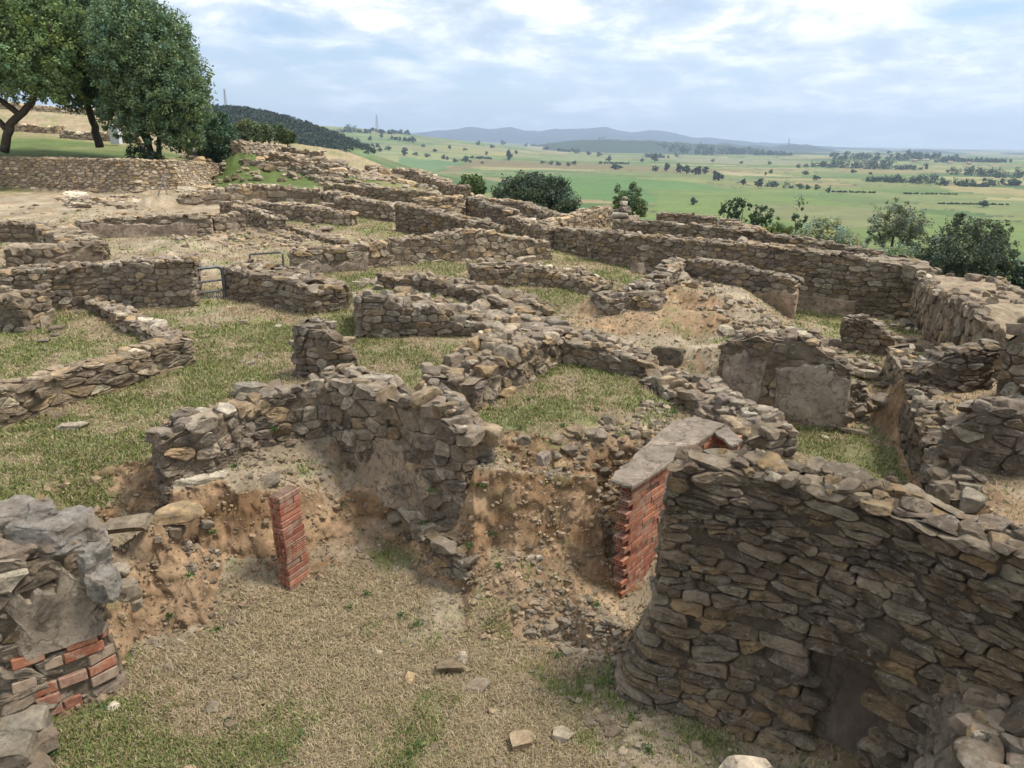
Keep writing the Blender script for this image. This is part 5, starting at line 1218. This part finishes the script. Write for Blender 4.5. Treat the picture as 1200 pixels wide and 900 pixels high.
# woods and hedges that read as masses
def wood(name, spec, n, size, col, rng, hmul=1.):
    """spec: list of (px, py_foot, halfwidth_px, height_px) blobs along a wood"""
    a = Acc()
    for (px, py, hw, hp) in spec:
        hit = ground_hit(px, py)
        if hit is None: continue
        d = hit[1]; m = mpp(d); L = []
        k = max(2, int(hw*2/max(2.0, hp*.7)))
        for j in range(k):
            x = (-hw+2*hw*(j+.5)/k)*m; hh = hp*m*rng.uniform(.7, 1.15)
            L.append((hit[0]+x, hit[1]+rng.normal(0, 1)*hp*m, hit[2]+hh*.45, hp*m*.8, hp*m*1.5, hh*.55))
        leaves(a, L, int(n*k*1.8), size*d/F, col, rng, .42, .25)
    o = a.build(name, M['leaf']); tag(o, kind='stuff'); return o
rw = np.random.default_rng(4)
wood('woodland', [(690,172,14,5),(715,174,20,8),(745,177,22,9),(775,180,25,10),(805,181,25,10),(840,181,28,8),(875,181,25,6),(905,182,22,4),(770,185,12,4),
     (965,196,16,7),(985,197,18,9),(1010,198,18,9),(1035,198,18,9),(1065,199,16,6),(1045,188,26,8),(1085,187,20,7),(1000,187,24,8),(1110,190,16,6),(1150,190,30,4),
     (1030,213,14,5),(1055,214,20,8),(1085,215,22,9),(1115,217,20,6),(1140,219,16,4),(1130,205,14,7),(1155,207,20,9),(1185,209,22,9),(1175,217,20,6),(1200,218,20,8)], 70, 1.1, (.06, .095, .055), rw)
wood('hedge', [(905,219,8,7),(917,220,9,7),(929,221,7,6),(665,178,12,3),(720,192,16,2),(560,186,16,2),(470,165,14,3),(1090,228,30,1.2),(1000,226,24,1.5),(1140,240,40,1.2),(870,179,20,3),(640,172,20,2.5),(610,166,16,2.5),(570,163,16,2.5),(430,172,14,3),(400,170,12,3)], 50, .9, (.05, .085, .045), rw)
wood('scrub_skyline', [(392,158,8,6),(404,156,5,4),(412,155,4,7),(424,156,9,3.5),(440,155,9,4),(455,157,9,4),(470,157,9,4),(490,158,12,2.5),(520,159,14,2.5),(550,160,14,2.5),(580,161,14,2),(610,162,14,2)], 60, .9, (.05, .08, .05), rw)
# pines on the hill to the left, as one far-off wood
a = Acc(); xs = rw.uniform(-760, -175, 5200); ys = rw.uniform(690, 980, 5200); zs = G(xs, ys, False); k = zs > -32
xs, ys, zs = xs[k], ys[k], zs[k]; vis = rw.random(len(xs)) < np.clip((xs+760)/300, .25, 1); xs, ys, zs = xs[vis], ys[vis], zs[vis]
n = len(xs); per = 26; hh = rw.uniform(6, 11, n)
p = rw.normal(size=(n, per, 3)); p /= np.linalg.norm(p, axis=2, keepdims=True); p = p*rw.uniform(.5, 1, (n, per, 1))*np.array([3.0, 3.0, 3.6])+np.stack([xs, ys, zs+hh*.6], 1)[:, None]
p = p.reshape(-1, 3); N_ = len(p); aa = rw.normal(size=(N_, 3)); aa /= np.linalg.norm(aa, axis=1)[:, None]; bb = np.cross(aa, rw.normal(size=(N_, 3))); bb /= np.linalg.norm(bb, axis=1)[:, None]; cc = np.cross(aa, bb)
s_ = 1.15; V = np.stack([p-bb*s_, p+cc*s_*.8, p+bb*s_, p-cc*s_*.8], 1).reshape(-1, 3); o_ = np.arange(N_)*4
cl = np.repeat(np.array((.04, .06, .036))*rw.uniform(.7, 1.35, (n, 1)), per*4, 0)
a.add(V, q=np.stack([o_, o_+1, o_+2, o_+3], 1), col=cl); tag(a.build('pine_wood', M['leaf']), kind='stuff')
# far ranges of hills
def rng_hills(name, d, prof, depth, col, seed):
    px = np.arange(prof[0][0], prof[-1][0]+1, 2.5); top = np.interp(px, [q[0] for q in prof], [q[1] for q in prof])
    top = top+2.0*fbm2(px/17., px*0, seed, 5)
    T = np.array([PD(a, b, d) for a, b in zip(px, top)]); n = len(px); V = []; m_ = 12; k = np.linspace(-1, 1, 2*m_+1)
    for q in k:
        dd = q*depth; sc2 = (d+dd)/d; prof_ = (1-abs(q))**.8
        x = T[:, 0]+dd*.15; y = T[:, 1]+dd; z = -70+(T[:, 2]+70)*prof_
        z = z+(depth*.10)*prof_*(1-prof_)*2*fbm2(x/900., y/900., seed+3, 4)
        V.append(np.stack([x, y, z], 1))
    V = np.concatenate(V); i = np.arange(2*m_)[:, None]*n+np.arange(n-1)[None]
    a = Acc(); a.add(V, q=np.stack([i, i+1, i+n+1, i+n], -1).reshape(-1, 4), col=np.array(col)*(1+.3*fbm2(V[:, 0]/300, V[:, 1]/300, seed+5, 4))[:, None])
    tag(a.build(name, M['ground'], smooth=True), kind='structure')
rng_hills('hills', 10500., [(440,163),(480,157),(510,154),(530,153),(552,149),(575,152),(598,149),(615,153),(635,154),(650,152),(668,151),(690,150),(711,148),(725,152),(745,155),(760,152),(785,155),(810,160),(850,163),(880,166),(910,169),(935,169),(960,171),(1000,175),(1100,179),(1300,186)], 1500., (.03, .045, .055), 7)
rng_hills('hills', 6500., [(780,172),(830,168),(860,169),(900,172),(925,170),(945,169),(965,173),(1000,178),(1040,176),(1090,176),(1130,179),(1160,182),(1185,180),(1230,182),(1300,184)], 900., (.03, .045, .04), 27)
rng_hills('hills', 4300., [(640,168),(680,164),(700,163),(740,164),(790,167),(840,169),(880,174),(930,178),(980,180),(1030,180),(1100,182),(1200,186),(1300,188)], 500., (.035, .055, .035), 47)
# pylons
def pylon(label, px, pb, pt, d, hw=.9):
    b = np.array(PD(px, pb, d)); t = np.array(PD(px, pt, d)); h = t[2]-b[2]; e = empty('lattice_mast', b); tag(e, label, 'mast', 'lattice masts on the skyline')
    a = Acc(); w0 = h*.07
    for k in range(4):
        sx, sy = (-1, 1)[k & 1], (-1, 1)[k >> 1]; tube(a, [(sx*w0, sy*w0, -3), (sx*w0*.25, sy*w0*.25, h)], hw*.35, K=4, col=(.3, .3, .32))
    for k in range(7):
        z0_, z1_ = h*k/7, h*(k+1)/7; a0 = w0*(1-.75*k/7); a1 = w0*(1-.75*(k+1)/7)
        tube(a, [(-a0, -a0, z0_), (a1, -a1, z1_)], hw*.22, K=4, col=(.3, .3, .32)); tube(a, [(a0, a0, z0_), (-a1, a1, z1_)], hw*.22, K=4, col=(.3, .3, .32))
    a.build('lattice', M['tint'], e)
pylon('thin lattice mast rising from the wooded hill on the left', 265, 128, 104, 880., .55)
pylon('lattice mast standing on the far skyline of the plain', 442, 156, 134, 2600., 1.3)
pylon('faint lattice mast on the far hills right of centre', 924, 172, 162, 4200., 1.6)
# village houses
hs = [(1060,185,8,4,0),(1072,187,6,4,1),(1084,186,9,3,0),(1098,184,7,3,1),(1113,189,6,4,0),(1124,186,6,3,1),(1040,189,5,3,0),(1135,190,5,4,1),(1017,186,5,3,0),(984,184,4,4,1),(1160,192,5,3,0)]
hl = ['pale house with a long roof in the far village', 'tall ochre house in the far village', 'broad white house in the far village', 'small ochre house behind the village centre', 'white house beside the village wood', 'far ochre house above the village', 'tiny pale house left in the village trees', 'brown-roofed house right of the village', 'isolated pale house on the village left slope', 'white farm tower by the road left of the village', 'last pale house on the right of the village']
for i, ((px, py, w_, h_, c), lb) in enumerate(zip(hs, hl)):
    hit = ground_hit(px, py+3)
    if hit is None: continue
    d = hit[1]; b = np.array(hit); zg = float(G([b[0]], [b[1]], False)[0]); m = mpp(d); W_, H_ = w_*m*.4, h_*m*.8
    e = empty('village_house', b); tag(e, lb, 'house')
    a = Acc(); box(a, (0, 0, 0), (1, 0, 0), (0, 1, 0), (0, 0, 1), (-W_, -W_*.7, zg-b[2]-1), (W_, W_*.7, H_*.65), ((.50, .44, .37), (.36, .26, .18))[c], .05); a.build('walls', M['tint'], e)
    a = Acc(); V = [(-W_*1.08, -W_*.8, H_*.65), (W_*1.08, -W_*.8, H_*.65), (W_*1.08, W_*.8, H_*.65), (-W_*1.08, W_*.8, H_*.65), (-W_*1.08, 0, H_), (W_*1.08, 0, H_)]
    a.add(V, q=[[0, 1, 5, 4], [2, 3, 4, 5], [3, 2, 1, 0]], t=[[0, 4, 3], [1, 2, 5]], col=(.30, .20, .14)); a.build('roof', M['tint'], e)
# stone cabin corner and ruins behind the big trees
tree_box = empty('info_box', PD(136, 163, 47)); tag(tree_box, 'small pale box-like post standing between the big trees', 'cabinet')
a = Acc(); box(a, (0, 0, 0), (1, 0, 0), (0, 1, 0), (0, 0, 1), (-.27, -.2, -.3), (.27, .2, .75), (.55, .56, .58), .02); a.build('body', M['tint'], tree_box)
a = Acc(); box(a, (0, 0, 0), (1, 0, 0), (0, 1, 0), (0, 0, 1), (-.31, -.24, .752), (.31, .24, .82), (.45, .46, .48), .02); a.build('lid', M['tint'], tree_box)
for px0, px1, py, d, lb in [(15, 70, 158, 52, 'low pale ruin wall seen between the left big trunks'), (70, 160, 162, 50, 'low pale ruin wall seen right behind the middle trunk'), (-20, 150, 140, 66, 'pale ruin line high on the slope behind the big trees')]:
    q0, q1 = PD(px0, py, d), PD(px1, py+3, d); z0 = float(G([q0[0]], [q0[1]])[0]); z1 = float(G([q1[0]], [q1[1]])[0])
    w = W(lb, [(q0[0], q0[1], 'w', z0+.5, z0), (q1[0], q1[1], 'w', z1+.45, z1)], .6, near=0, w=.6, h=.22, amp=.15, bright=1.3, warm=.3); build_wall(w)
# ------------------------------------------------------------------ air
import bmesh
bm = bmesh.new(); bmesh.ops.create_cube(bm, size=2)
for v in bm.verts: v.co = (v.co.x*14500, v.co.y*14500, -90 if v.co.z < 0 else 420)
me = bpy.data.meshes.new('haze'); bm.to_mesh(me); bm.free(); hzo = bpy.data.objects.new('haze', me); COL.objects.link(hzo); tag(hzo, kind='stuff')
hm = bpy.data.materials.new('haze'); hm.use_nodes = True; hn = hm.node_tree; hn.nodes.clear()
out = hn.nodes.new('ShaderNodeOutputMaterial'); pv = hn.nodes.new('ShaderNodeVolumePrincipled'); pv.inputs['Color'].default_value = (.62, .78, 1, 1); pv.inputs['Density'].default_value = 1.05e-4
pv.inputs['Anisotropy'].default_value = .2
hn.links.new(pv.outputs[0], out.inputs['Volume']); me.materials.append(hm)
# ------------------------------------------------------------------ camera
cd = bpy.data.cameras.new('camera'); cam = bpy.data.objects.new('camera', cd); COL.objects.link(cam); sc.camera = cam
cd.sensor_fit = 'HORIZONTAL'; cd.sensor_width = 36; cd.lens = F/1200*36; cd.clip_start = .05; cd.clip_end = 60000
c, s = math.cos(ROLL), math.sin(ROLL)
R0 = Vector((1, 0, 0)); U0 = Vector((0, math.sin(PITCH), math.cos(PITCH))); Fw = Vector((0, math.cos(PITCH), -math.sin(PITCH)))
rv = c*R0+s*U0; uv = -s*R0+c*U0
cam.matrix_world = Matrix(((rv.x, uv.x, -Fw.x, 0), (rv.y, uv.y, -Fw.y, 0), (rv.z, uv.z, -Fw.z, H), (0, 0, 0, 1)))
# ------------------------------------------------------------------ light
SUN_AZ = 78.; SUN_EL = 62.     # azimuth clockwise from +Y, elevation
ld = bpy.data.lights.new('sun', 'SUN'); ld.energy = 3.4; ld.angle = math.radians(14.); ld.color = (1, .95, .87)
lo = bpy.data.objects.new('sun', ld); COL.objects.link(lo)
d = Vector((math.sin(math.radians(SUN_AZ))*math.cos(math.radians(SUN_EL)), math.cos(math.radians(SUN_AZ))*math.cos(math.radians(SUN_EL)), math.sin(math.radians(SUN_EL))))
lo.rotation_euler = d.to_track_quat('Z', 'Y').to_euler(); lo.location = (0, 0, 60)
wd = bpy.data.worlds.new('World'); sc.world = wd; wd.use_nodes = True; nt = wd.node_tree
bg = nt.nodes['Background']; bg.inputs['Strength'].default_value = .105
sky = nt.nodes.new('ShaderNodeTexSky'); sky.sky_type = 'NISHITA'; sky.sun_disc = False; sky.sun_elevation = math.radians(SUN_EL); sky.sun_rotation = math.radians(SUN_AZ)
sky.air_density = 1.; sky.dust_density = .6; sky.ozone_density = 1.5
tc = nt.nodes.new('ShaderNodeTexCoord'); sep = nt.nodes.new('ShaderNodeSeparateXYZ'); nt.links.new(tc.outputs['Generated'], sep.inputs[0])
def mth(op, a, b=None, clamp=False):
    n = nt.nodes.new('ShaderNodeMath'); n.operation = op; n.use_clamp = clamp
    for i, v in ((0, a), (1, b)):
        if v is None: continue
        if isinstance(v, (int, float)): n.inputs[i].default_value = v
        else: nt.links.new(v, n.inputs[i])
    return n.outputs[0]
zc = mth('MAXIMUM', sep.outputs['Z'], 0.0); zz = mth('ADD', zc, .19)
u = mth('DIVIDE', sep.outputs['X'], zz); v = mth('DIVIDE', sep.outputs['Y'], zz)
cmb = nt.nodes.new('ShaderNodeCombineXYZ'); nt.links.new(u, cmb.inputs[0]); nt.links.new(mth('MULTIPLY', v, .9), cmb.inputs[1])
cv = cmb.outputs[0]
nA = noise(nt, 1.5, 11, .62, cv, .25); nB = noise(nt, .7, 3, .5, cv, .2)
big = mth('ADD', mth('MULTIPLY', nA, .75), mth('MULTIPLY', nB, .40))
# broken cloud overhead and to the right, clearer low on the left
bias = mth('ADD', mth('MULTIPLY', sep.outputs['X'], .13), mth('MULTIPLY', mth('MINIMUM', zc, .25), 1.0))
big = mth('ADD', big, bias)
cov = ramp(nt, big, [(.56, g3(0)), (.63, g3(.6)), (.71, g3(1.))])
nC = noise(nt, 3.0, 10, .64, cv, .3)
ccol = ramp(nt, nC, [(.36, (4.2, 4.9, 5.9)), (.44, (5.3, 6.0, 6.9)), (.50, (6.6, 7.0, 7.7)), (.55, (8.2, 8.4, 8.6)), (.61, (9.8, 9.8, 9.7))])
mx = mix(nt, mix(nt, sky.outputs[0], (.80, .89, 1.03), 1., 'MULTIPLY'), ccol, cov)
hz = ramp(nt, zc, [(0.0, g3(.8)), (.06, g3(.55)), (.18, g3(.1)), (.3, g3(0))])
mx = mix(nt, mx, (4.8, 5.8, 6.9), hz)
nt.links.new(mx, bg.inputs['Color'])
sc.view_settings.view_transform = 'Standard'; sc.view_settings.look = 'None'; sc.view_settings.exposure = .56; sc.view_settings.gamma = 1
sc.cycles.volume_bounces = 0; sc.cycles.max_bounces = 5; sc.cycles.diffuse_bounces = 3
